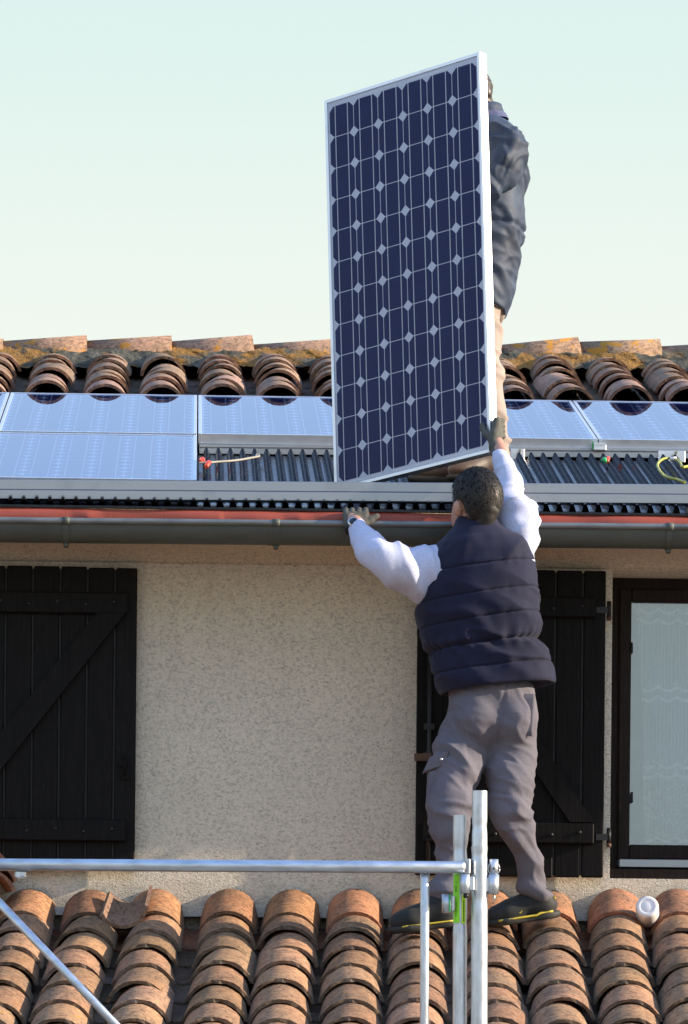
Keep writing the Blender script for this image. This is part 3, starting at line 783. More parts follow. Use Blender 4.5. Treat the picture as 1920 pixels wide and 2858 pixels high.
# the carried panel
S = .973
TL = Vector((0.5044, 21.3218, 4.9888))*S; TR = Vector((1.09, 20.769, 5.059))*S; BL = Vector((.555, 21.176, 3.416))*S
ex = (TR-TL).normalized(); ey = (TL-BL); ey = (ey - ex*ey.dot(ex)).normalized(); ez = ex.cross(ey)
ctr = TL + ex*(.808*S/2) - ey*(1.58*S/2)
HM = Matrix(((ex.x, ey.x, ez.x, ctr.x), (ex.y, ey.y, ez.y, ctr.y), (ex.z, ey.z, ez.z, ctr.z+CAMZ), (0, 0, 0, 1))) @ Matrix.Diagonal((S, S*1.58/1.6, S, 1))
held = solar_panel(HM, 'dark blue solar panel held upright on edge by the two workers', True)
def HP(u, v, w_=0):   # a point on the carried panel: u across 0..1, v up 0..1, w out of its face
    return HM @ Vector(((u-.5)*PW, (v-.5)*PH, w_))

# =================================================================== MOUNTING RAILS
ra, rb = at(-90, 1340, 20.09), at(2010, 1355, 20.09)
L = rb.x-ra.x
fr = empty('mounting_rail', ra, 'long aluminium edge rail along the eave above the gutter', 'rail', 'aluminium mounting rails')
fr.rotation_euler = (0, -math.atan2(rb.z-ra.z, L), 0)
m = MB(); m.box((0, -.022, -.037), (L, .03, 0), bev=.002); m.build('upper_profile', M['alu'], fr)
m = MB(); m.box((0, -.026, -.073), (L, .03, -.0385), bev=.002); m.build('lower_profile', M['alu'], fr)
# middle rail under the lower edge of the upper panel row
Ym = YP - (12*CP+.06)/nrm
pa, pb = at(556, 1239, Ym), at(2010, 1253, Ym)
mr = empty('mounting_rail', pa, 'aluminium rail below the upper panel row across the open gap', 'rail', 'aluminium mounting rails')
L = pb.x-pa.x; mr.rotation_euler = (0, -math.atan2(pb.z-pa.z, L), 0)
px2m = Ym/FPX
m = MB(); m.box((0, .004, -8*px2m), (L, .05, 0), bev=.001); m.build('top_flange', M['alu'], mr)
m = MB(); m.box((0, .012, -12*px2m), (L, .05, -8*px2m)); m.build('groove', m_metal('groove_aluminium', (.45, .46, .48), .5, .05), mr)  # groove in its own slightly paler, duller aluminium
m = MB(); m.box((0, .002, -27*px2m), (L, .05, -12*px2m), bev=.001); m.build('lower_flange', M['alu'], mr)
def splice(x0, x1, y0, y1, label):
    a, b = at(x0, y1, Ym-.006), at(x1, y0, Ym-.006)
    r = empty('splice_bracket', a, label, 'bracket', 'rail splice brackets')
    w_, h_ = b.x-a.x, b.z-a.z
    m = MB(); m.box((0, -.004, 0), (w_, .004, h_), bev=.0015); m.build('plate', M['alu_frame'], r)
    for u, v_ in ((.55, .55), (.66, .85)):
        c = Vector((w_*u, -.004, h_*v_)); m = MB(); m.tube([c, c+Vector((0, -.006, 0))], .0075, 6); m.tube([c, c+Vector((0, -.022, 0))], .0035, 8); m.build('bolt', M['bolt'], r)
splice(1425, 1464, 1253, 1284, 'small aluminium splice bracket with bolts beside the raised sleeve')
splice(1837, 1912, 1259, 1290, 'aluminium splice bracket at the yellow green cable')
a, b = at(1656, 1257, Ym-.01), at(1691, 1239, Ym-.01)
r = empty('panel_clamp', a, 'short aluminium clamp holding two upper panels at their seam', 'clamp')
m = MB(); m.box((0, -.012, 0), (b.x-a.x, .006, b.z-a.z), bev=.0015); m.box((0, -.016, b.z-a.z-.006), (b.x-a.x, .03, b.z-a.z)); m.build('clamp_body', M['alu_frame'], r)
m = MB(); m.box((-.006, -.012, .004), (0, .0, b.z-a.z+.006)); m.build('green_spacer', M['green_bit'], r)
# cables
def ucrest(px, py, dz=.0):
    p = on_plane(px, py, 20.2, glass_z(20.2)-UOFF+.034, T2); p.z += dz; return p
def cable(pts, r, mats, name, label, extra=None):
    P = [ucrest(*p, .006) for p in pts]; C = []
    for i in range(len(P)-1):
        p0, p1, p2, p3 = P[max(i-1, 0)], P[i], P[i+1], P[min(i+2, len(P)-1)]
        for k in range(6):
            t = k/6; C.append(.5*((2*p1)+(-p0+p2)*t+(2*p0-5*p1+4*p2-p3)*t*t+(-p0+3*p1-3*p2+p3)*t**3))
    C.append(P[-1]); root = empty(name, P[0], label, 'cable')
    m = MB(); m.tube([c-P[0] for c in C], r, 8); m.build('wire', mats, root)
    return root, P
R4 = lambda x, y: (1640+x*.17857, 1080+y*.17857)
R2 = lambda x, y: (450+x*.19133, 1080+y*.19133)
root, P = cable([R4(*p) for p in ((1345, 1150), (1250, 1135), (1150, 1165), (1092, 1240), (1125, 1330), (1200, 1410), (1300, 1450), (1400, 1470), (1520, 1515))], .0055, M['wire_yg'], 'earth_cable', 'looped yellow green earth cable at the right splice bracket')
m = MB(); m.tube([Vector((-.015, 0, 0)), Vector((.012, -.002, .002))], .008, 8); m.build('cable_lug', M['plastic_white'], root)
root, P = cable([R4(*p) for p in ((1380, 1150), (1440, 1200), (1478, 1275), (1530, 1270), (1640, 1250))], .0055, M['wire_yg'], 'earth_cable', 'yellow green cable leaving the right edge of the photo')
root, P = cable([R2(*p) for p in ((560, 1128), (640, 1130), (800, 1116), (1000, 1102), (1150, 1085), (1280, 1062), (1390, 1042), (1428, 1030), (1412, 1008), (1385, 1018), (1392, 1040))], .0045, M['wire_grey'], 'grey_cable', 'short grey cable lying over the black ribs in the gap')
# red marking paint and coloured clips on the ribs
for (pts, mat_, nm, lab) in (((R4(300, 1190), R4(325, 1140)), 'red_bit', 'rib_bit', 'small red tag on a black rib'), ((R4(235, 1165), R4(285, 1200)), 'green_bit', 'rib_bit', 'small green tag on a black rib'),
                             ((R2(575, 1085), R2(625, 1120)), 'red_bit', 'rib_bit', 'red paint mark beside the grey cable end'), ((R2(655, 1180), R2(720, 1120)), 'red_bit', 'rib_bit', 'red paint mark between the first black ribs')):
    a, b = ucrest(*pts[0]), ucrest(*pts[1]); o = MB().tube([Vector((0, 0, .004)), (b-a)*.5+Vector((0, 0, .012)), b-a+Vector((0, 0, .006))], [.008, .011, .005], 7).build(nm, M[mat_]); o.location = a
    tag(o, lab, 'tag')

# =================================================================== SCAFFOLD
SYY = 16.0
K = SYY/FPX
scaf = empty('scaffold', at(1338, 2858, SYY), 'galvanised steel scaffold frame with a rail, posts and a diagonal brace', 'scaffold')
SI = Matrix.Translation(-scaf.location)
def sp(px, py, dy=0): return at(px, py, SYY+dy)
def pinched(pxc, py0, py1, r, pinches, mat_, name, dy=0, n=16):
    top, bot = sp(pxc[0], py0, dy), sp(pxc[1], py1, dy); N_ = 40
    ys = [py0+(py1-py0)*i/N_ for i in range(N_+1)]
    extra = [p+d for p in pinches for d in (-26, -14, -7, 0, 7, 14, 26)]
    ys = sorted(set(ys+[y for y in extra if py0 < y < py1])); pts = []; rs = []
    for y in ys:
        t = (y-py0)/(py1-py0); pts.append(top.lerp(bot, t))
        rs.append(r*(1-.085*sum(math.exp(-((y-p)/13)**2) for p in pinches)))
    m = MB(); m.tube(pts, rs, n, cap=False)
    ri = [x-.003 for x in rs[:2]]; m.tube(pts[:2], ri, n, cap=False)
    q = len(m.v); m.v += m.v[0:n] + m.v[len(pts)*n:len(pts)*n+n]
    for j in range(n): m.f.append((q+j, q+(j+1) % n, q+n+(j+1) % n, q+n+j)); m.m.append(0); m.sm.append(False)
    return m.build(name, mat_, scaf, SI)
botpy = 3640                                    # the frames stand on the yard
pinched((1338.5, 1337), 2208, botpy, .0232, [2308, 2388, 2513, 2640, 2800], M['galv'], 'post')
pinched((1338, 1337), 2363, botpy, .0249, [2388, 2513], M['galv'], 'post_sleeve', -.0003)
pinched((1284, 1282), 2276, botpy, .0214, [2371, 2580], M['galv'], 'post', .03)
m = MB(); p0, p1 = sp(-120, 2412.5, -.02), sp(1290, 2421, -.02); m.tube([p0, p1, sp(1300, 2421, -.02)], [.0182, .0182, .0182], 16, flat=[(1, 1), (1, 1), (.5, 1.1)]); m.build('guard_rail', M['galv_rail'], scaf, SI)
def sbox(x0, y0, x1, y1, d0, d1, name, mat_, bev=.002):
    a, b = sp(x0, y1), sp(x1, y0); return MB().box((a.x, SYY+d0, a.z), (b.x, SYY+d1, b.z), bev=bev).build(name, mat_, scaf, SI)
sbox(1302, 2399, 1311, 2441, -.03, .01, 'rail_plate', M['galv'])
def cyl(xc, y0, y1, r, name, mat_, d=-.01, n=16):
    m = MB(); m.tube([sp(xc, y0, d), sp(xc, y1, d)], r, n); return m.build(name, mat_, scaf, SI)
cyl(1297.5, 2441, 2494, .0146, 'socket', M['galv'], -.035)
cyl(1301, 2494, 2506, .0085, 'bolt', M['iron'], -.035, 6)
sbox(1308, 2450, 1322, 2488, -.04, -.02, 'weld_lug', M['galv'])
cyl(1376, 2442, 2495, .018, 'socket', M['galv'], 0)
cyl(1378.5, 2399, 2442, .0133, 'wedge_pin', M['galv'], 0)
cyl(1379, 2495, 2514, .0032, 'split_pin', M['galv'], 0, 8)
m = MB(); c = sp(1378, 2424, -.014); m.tube([c, c+Vector((0, -.002, 0))], .0032, 10); m.build('pin_hole', M['iron'], scaf, SI)
m = MB(); c = sp(1378, 2425, 0); m.tube([c+Vector((.0175*math.cos(a), -.006, .0175*math.sin(a)*1.15)) for a in [i*2*math.pi/20 for i in range(21)]], .0012, 6); m.build('ring_clip', M['alu_frame'], scaf, SI)
sbox(1356, 2450, 1364, 2490, -.012, .012, 'weld_lug', M['galv'])
cyl(1247.5, 2496, 2547, .0155, 'socket', M['galv'], .0)
sbox(1258, 2500, 1270, 2542, .0, .02, 'weld_lug', M['galv'])
sbox(1252.5, 2498, 1256.5, 2546, -.017, -.012, 'green_band', M['green_bit'], .0005)
m = MB(); q0, q1, q2 = sp(1186, 2436, -.01), sp(1185.5, 2452, -.01), sp(1181, botpy, -.01); m.tube([q0, q1, q1.lerp(q2, .01), q2], .0135, 12, flat=[(1, .35), (1, .5), (1, 1), (1, 1)]); m.build('slim_post', M['galv'], scaf, SI)
m = MB(); m.tube([sp(-130, 2386, -.05), sp(700, 3255, -.05)], .0125, 12); m.build('diagonal_brace', M['galv_rail'], scaf, SI)
# coupler at the left end of the rail
m = MB(); c = sp(58, 2441, -.01); m.box((c.x-.018, c.y-.01, c.z-.012), (c.x+.016, c.y+.012, c.z+.012), bev=.005); m.tube([c+Vector((.006, -.018, 0)), c+Vector((.006, 0, 0))], .007, 6); m.box((c.x-.016, c.y, c.z), (c.x-.004, c.y+.02, c.z+.02), bev=.002); m.build('coupler', M['galv'], scaf, SI)
# stickers: curved bands on the second post
def axis2(py):      # centre line of the second post
    return sp(1284, 2276, .03).lerp(sp(1282, botpy, .03), (py-2276)/(botpy-2276))
RST = .0226
def sticker(px0, px1, py0, py1, colr, name):
    vs = []; n = 10
    for py in (py1, (py0+py1)/2, py0):
        xc = axis2(py); a, b = sp(px0, py, .03).x-xc.x, sp(px1, py, .03).x-xc.x
        t0, t1 = math.asin(max(-1, min(1, a/RST))), math.asin(max(-1, min(1, b/RST)))
        for i in range(n+1): t = t0+(t1-t0)*i/n; vs.append((xc.x+RST*math.sin(t), xc.y-RST*math.cos(t), xc.z))
    m = MB(); m.add(vs, [(k*(n+1)+i, k*(n+1)+i+1, (k+1)*(n+1)+i+1, (k+1)*(n+1)+i) for k in range(2) for i in range(n)], 0, True)
    return m.build(name, m_plain(name, colr, .5, 0, .03), scaf, SI)
sticker(1265, 1281.5, 2441, 2577, (.30, .78, .02), 'green_sticker')
sticker(1287.5, 1298, 2500, 2579, (.55, .85, .01), 'lime_sticker')
ink = m_plain('sticker_ink', (.02, .05, .01), .6)
cu = bpy.data.curves.new('sticker_text', 'FONT'); cu.body = 'F  3000'; cu.size = .0105; cu.extrude = 0; cu.align_x = 'CENTER'; cu.align_y = 'CENTER'
to = bpy.data.objects.new('tmp', cu); col.objects.link(to); dg = bpy.context.evaluated_depsgraph_get(); tme = bpy.data.meshes.new_from_object(to.evaluated_get(dg)); bpy.data.objects.remove(to)
tme.materials.clear(); tme.materials.append(ink)
ac = axis2(2477); a_ = math.asin((sp(1271.5, 2477, .03).x-ac.x)/RST)
link('sticker_text', tme, scaf, SI @ Matrix.Translation(ac) @ Matrix.Rotation(a_, 4, 'Z') @ Matrix.Translation((0, -RST-.0005, 0)) @ Matrix.Rotation(RAD(90), 4, 'X') @ Matrix.Rotation(RAD(-90), 4, 'Z'))
m = MB()
for k, (px, y0_, y1_) in enumerate(((1270, 2515, 2566), (1272.5, 2520, 2561), (1275, 2516, 2550), (1293, 2515, 2572))):
    y = y0_
    while y < y1_:
        ac = axis2(y); aa = math.asin((sp(px, y, .03).x-ac.x)/RST); h = random.uniform(.0015, .005); ww = .0004 if k < 3 else .0018
        m.box((-ww, -RST-.0007, -h), (ww, -RST-.0003, 0), M=Matrix.Translation(ac) @ Matrix.Rotation(aa, 4, 'Z')); y += (h+.0012)/K
o = m.build('sticker_small_print', ink, scaf, SI); tag(o, kind='stuff')

# =================================================================== LOOSE THINGS
b0 = at(1806, 2529, 20.02)
bot = empty('bottle', b0, 'white plastic bottle lying on its side between two tile columns', 'bottle'); bot.rotation_euler = (RAD(-15), 0, RAD(-6))
pr = [(0, .0), (0, .030), (.002, .036), (.006, .0415), (.012, .0435), (.04, .0435), (.055, .0435), (.105, .0435), (.125, .041), (.138, .030), (.142, .022), (.16, .021), (.16, .0)]
def lathe(pr, n=28):
    vs = [(r*math.cos(2*math.pi*j/n), y, r*math.sin(2*math.pi*j/n)) for y, r in pr for j in range(n)]
    return vs, [(i*n+j, i*n+(j+1) % n, (i+1)*n+(j+1) % n, (i+1)*n+j) for i in range(len(pr)-1) for j in range(n)]
m = MB(); m.add(*lathe([(.0015, 0), (.0015, .022), (.0022, .0235), (.0015, .025), (.0, .031), (.001, .037)]+pr[3:]), 0, True); m.build('bottle_body', M['plastic_white'], bot)
m = MB(); m.add(*lathe([(.15, 0), (.15, .025), (.152, .027), (.18, .027), (.182, .025), (.182, 0)]), 0, True); m.build('cap', M['plastic_white'], bot)
lt_me = tile_mesh('loose_tile', [M['tile_pink'], M['tile_pink']], L=.26, w0=.092, w1=.088, sag0=.066, sag1=.064, jag=.002, seed=90)
lo_t = link('loose_tile', lt_me); c = at(345, 2545, 20.00)
lo_t.matrix_basis = Matrix.Translation(c+Vector((0, .0, .0))) @ Matrix.Rotation(RAD(-5), 4, 'Z') @ Matrix.Rotation(RAD(24), 4, 'X') @ Matrix.Rotation(RAD(-10), 4, 'Y') @ Matrix.Rotation(math.pi, 4, 'Y')
tag(lo_t, 'loose broken clay tile lying hollow side up against the wall', 'roof tile'); lo_t.color = (.9, .85, .8, 1)
st = [tile_mesh('spare', [M['tile_new'], M['tile_new_rim']], L=.42, seed=95)]
for i, (px, py, yw) in enumerate(((-32, 2476, 4), (-27, 2449, 2), (-48, 2412, 6))):
    c = at(px, py, 20.2); o = link('spare_tile', st[0]); o.matrix_basis = Matrix.Translation(c+Vector((0, -.1, -.02))) @ Matrix.Rotation(RAD(yw), 4, 'Z') @ Matrix.Rotation(RAD(4), 4, 'X')
    tag(o, ('lowest orange spare tile of the pile at the left edge', 'middle orange spare tile of the pile at the left edge', 'topmost orange spare tile of the pile at the left edge')[i], 'roof tile', 'spare tiles stacked by the wall'); o.color = (1.05, 1.0, .95, 1)
# =================================================================== PEOPLE: tools
def vnoise(P, s, seed=0):
    """smooth value noise in 0..1 at points P (n,3)"""
    Q = np.asarray(P, float)*s + 100 + seed*17.3; I = np.floor(Q).astype(np.int64); F = Q-I; F = F*F*(3-2*F)
    def h(a, b, c):
        n = (a*73856093) ^ (b*19349663) ^ (c*83492791) ^ (seed*2654435761)
        n = (n ^ (n >> 13))*1274126177; n = n ^ (n >> 16)
        return (n & 0xffff)/65535.0
    out = 0
    for dx in (0, 1):
        for dy in (0, 1):
            for dz in (0, 1):
                wgt = (F[:, 0] if dx else 1-F[:, 0])*(F[:, 1] if dy else 1-F[:, 1])*(F[:, 2] if dz else 1-F[:, 2])
                out = out + wgt*h(I[:, 0]+dx, I[:, 1]+dy, I[:, 2]+dz)
    return out
class SDF:
    """smooth union of round cones and ellipsoids, meshed with surface nets"""
    def __init__(s, lo, hi, h):
        s.h = h; s.lo = np.array(lo, float); s.n = np.ceil((np.array(hi)-s.lo)/h).astype(int)+1
        s.V = np.full(s.n, 1.0, np.float32)
    def _win(s, lo, hi):
        a = np.clip(np.floor((lo-s.lo)/s.h).astype(int), 0, s.n); b = np.clip(np.ceil((hi-s.lo)/s.h).astype(int)+1, 0, s.n)
        sl = tuple(slice(i, j) for i, j in zip(a, b))
        g = np.meshgrid(*[s.lo[i]+s.h*np.arange(a[i], b[i]) for i in range(3)], indexing='ij')
        return sl, np.stack(g, -1)
    def _put(s, sl, d, k, sub=False):
        V = s.V[sl]
        if sub: d = -d; hh = np.clip(.5-.5*(d-V)/k, 0, 1) if k else 0; s.V[sl] = np.maximum(V, d); return
        hh = np.clip(.5+.5*(d-V)/k, 0, 1); s.V[sl] = d*(1-hh)+V*hh - k*hh*(1-hh)
    def cone(s, a, b, r1, r2, k=.02, sub=False):
        a = np.array(a, float); b = np.array(b, float); R = max(r1, r2)+3*k+.02
        sl, P = s._win(np.minimum(a, b)-R, np.maximum(a, b)+R)
        ab = b-a; t = np.clip(((P-a)@ab)/max(ab@ab, 1e-9), 0, 1)
        d = np.linalg.norm(P-a-t[..., None]*ab, axis=-1)-(r1+(r2-r1)*t); s._put(sl, d.astype(np.float32), k, sub); return s
    def ell(s, c, r, k=.02, rot=None, sub=False):
        c = np.array(c, float); r = np.array(r, float); R = r.max()+3*k+.02
        sl, P = s._win(c-R, c+R); Q = P-c
        if rot is not None: Q = Q @ np.array(rot)
        q = np.linalg.norm(Q/r, axis=-1); g = np.linalg.norm(Q/(r*r), axis=-1)
        d = q*(q-1)/np.maximum(g, 1e-6); s._put(sl, d.astype(np.float32), k, sub); return s
    def cut(s, p, nrm):
        """remove what lies on the side nrm points to"""
        sl, P = s._win(s.lo, s.lo+s.h*(s.n-1)); d = ((P-np.array(p, float))@np.array(nrm, float)).astype(np.float32)
        s.V = np.maximum(s.V, d); return s
    def mesh(s):
        V = s.V; V[0] = V[-1] = 1; V[:, 0] = V[:, -1] = 1; V[:, :, 0] = V[:, :, -1] = 1
        ins = V < 0; nx, ny, nz = [d-1 for d in V.shape]
        acc = np.zeros((nx, ny, nz, 3), np.float32); cnt = np.zeros((nx, ny, nz), np.int32)
        for ax in range(3):
            o = [i for i in range(3) if i != ax]
            for d0 in (0, 1):
                for d1 in (0, 1):
                    i0 = [0, 0, 0]; i0[o[0]] = d0; i0[o[1]] = d1; i1 = list(i0); i1[ax] = 1
                    A = V[i0[0]:i0[0]+nx, i0[1]:i0[1]+ny, i0[2]:i0[2]+nz]; B = V[i1[0]:i1[0]+nx, i1[1]:i1[1]+ny, i1[2]:i1[2]+nz]
                    m = (A < 0) != (B < 0); t = A[m]/(A[m]-B[m]); p = np.zeros((m.sum(), 3), np.float32)
                    p[:, ax] = t; p[:, o[0]] = d0; p[:, o[1]] = d1
                    acc[m] += p; cnt[m] += 1
        act = cnt > 0; idx = np.full(cnt.shape, -1, np.int64); idx[act] = np.arange(act.sum())
        cells = np.argwhere(act); v = (cells + acc[act]/cnt[act][:, None])*s.h + s.lo
        faces = []
        for ax in range(3):
            o = [(ax+1) % 3, (ax+2) % 3]
            a = [slice(1, d) for d in (nx, ny, nz)]; a[ax] = slice(0, (nx, ny, nz)[ax])
            b = list(a); b[ax] = slice(1, (nx, ny, nz)[ax]+1)
            A, B = ins[tuple(a)], ins[tuple(b)]; m = np.argwhere(A != B)
            off = np.array([1, 1, 1]); off[ax] = 0; c = m+off; fl = A[tuple(m.T)]
            def I(du, dv):
                q = c.copy(); q[:, o[0]] -= du; q[:, o[1]] -= dv; return idx[tuple(q.T)]
            Q = np.stack([I(1, 1), I(0, 1), I(0, 0), I(1, 0)], 1); Q[~fl] = Q[~fl][:, ::-1]; faces.append(Q)
        return v, np.concatenate(faces)
def to_mesh(name, v, f, mat_, disp=None, smooth_it=1, keep=None):
    v = np.asarray(v, float); f = np.asarray(f)
    for _ in range(smooth_it):           # light Laplacian pass
        acc = np.zeros_like(v); c = np.zeros(len(v))
        for i in range(4):
            for j in ((i+1) % 4, (i+3) % 4): np.add.at(acc, f[:, i], v[f[:, j]]); np.add.at(c, f[:, i], 1)
        v = v*.5 + .5*acc/np.maximum(c, 1)[:, None]
    if disp is not None:
        n = np.zeros_like(v); q = np.cross(v[f[:, 2]]-v[f[:, 0]], v[f[:, 3]]-v[f[:, 1]])
        for i in range(4): np.add.at(n, f[:, i], q)
        n /= np.maximum(np.linalg.norm(n, axis=1), 1e-9)[:, None]
        v = v + n*disp(v, n)[:, None]
    me = bpy.data.meshes.new(name); me.vertices.add(len(v)); me.vertices.foreach_set('co', v.astype(np.float32).ravel())
    me.loops.add(f.size); me.loops.foreach_set('vertex_index', f.astype(np.int32).ravel())
    me.polygons.add(len(f)); me.polygons.foreach_set('loop_start', np.arange(0, f.size, 4, dtype=np.int32)); me.polygons.foreach_set('loop_total', np.full(len(f), 4, np.int32))
    me.polygons.foreach_set('use_smooth', np.ones(len(f), bool)); me.materials.append(mat_); me.update(calc_edges=True); me.validate(); return me
def sdf_obj(name, S, mat_, parent, PI, disp=None, smooth_it=1):
    v, f = S.mesh(); return link(name, to_mesh(name, v, f, mat_, disp, smooth_it), parent, PI)
def ridge(x): return 1-np.abs(2*x-1)
def folds(P, dirs, freq, warp=.35, seed=0, sharp=1.6):
    """cloth folds: sharpened waves across direction dirs with warped phase, roughly -1..1"""
    d = np.asarray(dirs, float); ph = P@d*freq + (vnoise(P, 9, seed)-.5)*warp*6.28 + (vnoise(P, 22, seed+3)-.5)*warp*2.5
    s_ = .5+.5*np.sin(ph); return s_**sharp*2-1
def crease(P, dirs, freq, stretch=.3, seed=0, pw=2.0):
    """sharp irregular creases that run across direction dirs, 0..1"""
    d = A3n(dirs); Q = P + (np.stack([vnoise(P, 7, seed+i) for i in range(3)], 1)-.5)*.06
    al = Q@d; Q2 = (Q-np.outer(al, d))*stretch + np.outer(al, d)
    r = 1-np.abs(2*vnoise(Q2, freq, seed+7)-1); r = np.clip(r*2.2-1.2, 0, 1); return r**(pw*.9)
def A3n(v): v = np.asarray(v, float); return v/np.linalg.norm(v)
def loft(rings, cap0=True, cap1=True):
    """rings: (m, n, 3) array of closed loops"""
    R = np.asarray(rings, float); m, n, _ = R.shape; v = R.reshape(-1, 3)
    i, j = np.meshgrid(np.arange(m-1), np.arange(n), indexing='ij'); j2 = (j+1) % n
    f = np.stack([i*n+j, i*n+j2, (i+1)*n+j2, (i+1)*n+j], -1).reshape(-1, 4); return v, f
def interp(levels, ts):
    L = np.array(levels, float); out = np.zeros((len(ts), L.shape[1]))
    x = L[:, 0]
    for c in range(L.shape[1]):
        # monotone-ish cubic through the levels
        y = L[:, c]; m = np.gradient(y, x); k = np.clip(np.searchsorted(x, ts)-1, 0, len(x)-2)
        h = x[k+1]-x[k]; t = (ts-x[k])/h
        out[:, c] = (2*t**3-3*t**2+1)*y[k]+(t**3-2*t**2+t)*h*m[k]+(-2*t**3+3*t**2)*y[k+1]+(t**3-t**2)*h*m[k+1]
    return out
def limb(path, radii, nlen=90, nround=40, squash=1.0):
    """round sleeve along a smooth path; returns rings, t, theta"""
    path = np.array(path, float); k = len(path); tk = np.linspace(0, 1, k); ts = np.linspace(0, 1, nlen)
    C = interp(np.c_[tk, path], ts)[:, 1:]; r = interp(np.c_[tk, radii], ts)[:, 1]
    d = np.gradient(C, axis=0); d /= np.linalg.norm(d, axis=1)[:, None]
    up = np.array([0, -1.0, 0]); rings = []
    th = np.linspace(0, 2*np.pi, nround, endpoint=False)
    for i in range(nlen):
        a = np.cross(d[i], up); a /= np.linalg.norm(a)+1e-9; b = np.cross(a, d[i]); up = b
        rings.append(C[i]+r[i]*(np.cos(th)[:, None]*a+np.sin(th)[:, None]*b*squash))
    return np.array(rings), ts, th
def cloth(name, c, rough=.85, weave=900, var=.12, sheen=.2, bump=.25, spec=.2):
    t = NT(name); v = t.coord(False)
    n = t.noise(v, 5, 4); w = t.noise(v, weave*.25, 3, .7); s_ = t.noise(v, 40, 3)
    base = t.mix(1.0, c, t.ramp(n, [(.3, 1-var), (.7, 1+var)]), 'MULTIPLY')
    base = t.mix(1.0, base, t.ramp(w, [(.35, .85), (.65, 1.12)]), 'MULTIPLY')
    nm = t.bump(t.math('MULTIPLY_ADD', s_, .6, w), bump, .004)
    return t.principled(base, rough, 0, nm, Sheen_Weight=sheen, Specular_IOR_Level=spec)
M['vest'] = cloth('navy_quilted_cloth', (.0110, .0125, .034), .8, sheen=.08, var=.2)
M['sweat'] = cloth('light_grey_fleece', (.50, .52, .665), .95, sheen=.1, var=.05)
M['trouser'] = cloth('grey_work_cotton', (.130, .122, .146), .9, sheen=.05, var=.12)
M['trouser_dark'] = cloth('black_cotton', (.016, .016, .018), .9)
M['glove'] = cloth('grey_coated_glove', (.085, .083, .070), .7, sheen=.05, var=.2)
M['jacket'] = cloth('worn_dark_waxed_cloth', (.040, .056, .090), .58, sheen=.0, var=.4, bump=.3, spec=.25)
M['beige'] = cloth('beige_cotton', (.34, .275, .24), .9, sheen=.05)
M['leather'] = cloth('brown_leather', (.055, .029, .016), .55, var=.4, bump=.2, spec=.5)
M['shoe'] = cloth('black_shoe_leather', (.020, .022, .022), .6, var=.3)
M['sole'] = m_plain('dark_rubber_sole', (.018, .018, .016), .7)
M['yellow'] = m_plain('yellow_rubber', (.52, .40, .03), .55)
M['silver'] = m_metal('watch_steel', (.75, .76, .78), .25, .05)
M['hair'] = m_plain('dark_brown_hair', (.012, .009, .007), .6, 0, .4, 60)
M['hair_hi'] = m_plain('brown_grey_hair', (.034, .025, .018), .45, 0, .4, 60)
def m_skin():
    t = NT('skin'); v = t.coord(False); n = t.noise(v, 30, 3)
    base = t.mix(t.ramp(n, [(.35, 0.0), (.7, 1.0)]), (.40, .205, .14), (.47, .25, .175))
    return t.principled(base, .5, 0, t.bump(t.noise(v, 350, 2), .15, .002), Subsurface_Weight=.08, Subsurface_Radius=(.01, .004, .002))
M['skin'] = m_skin()
M['blue_cloth'] = cloth('blue_shirt', (.075, .085, .17), .9)
A3 = lambda p: np.array(p, float)
def pt(px, py, Y): return A3(at(px, py, Y))

def hair_blades(parent, PI, cen, rad, region, n, mats, seed, L=.022, name='hair_strands'):
    """short hair: slim curved blades rooted on an ellipsoid"""
    r_ = np.random.default_rng(seed); vs = []; fs = []; mi = []
    while len(fs) < n*2:
        d = r_.normal(size=3); d /= np.linalg.norm(d); p = cen+d*rad
        if not region(p, d): continue
        nn = d/rad; nn /= np.linalg.norm(nn); down = np.array([0, 0, -1.0]); tg = down-nn*(down@nn); tg += r_.normal(size=3)*.55; tg -= nn*(tg@nn); tg /= np.linalg.norm(tg)+1e-9
        sd = np.cross(nn, tg); l = L*r_.uniform(.6, 1.25); w_ = .0014
        q0 = p-nn*.003; q1 = p+nn*.0075+tg*l*.5; q2 = p+nn*.0065+tg*l
        b = len(vs); vs += [q0-sd*w_, q0+sd*w_, q1+sd*w_, q1-sd*w_, q2]; fs += [(b, b+1, b+2, b+3), (b+3, b+2, b+4)]; k = int(r_.random() < .22); mi += [k, k]
    me = bpy.data.meshes.new(name); me.from_pydata([tuple(v) for v in vs], [], fs)
    for m_ in mats: me.materials.append(m_)
    me.polygons.foreach_set('material_index', mi); me.update(); o = link(name, me, parent, PI); return o

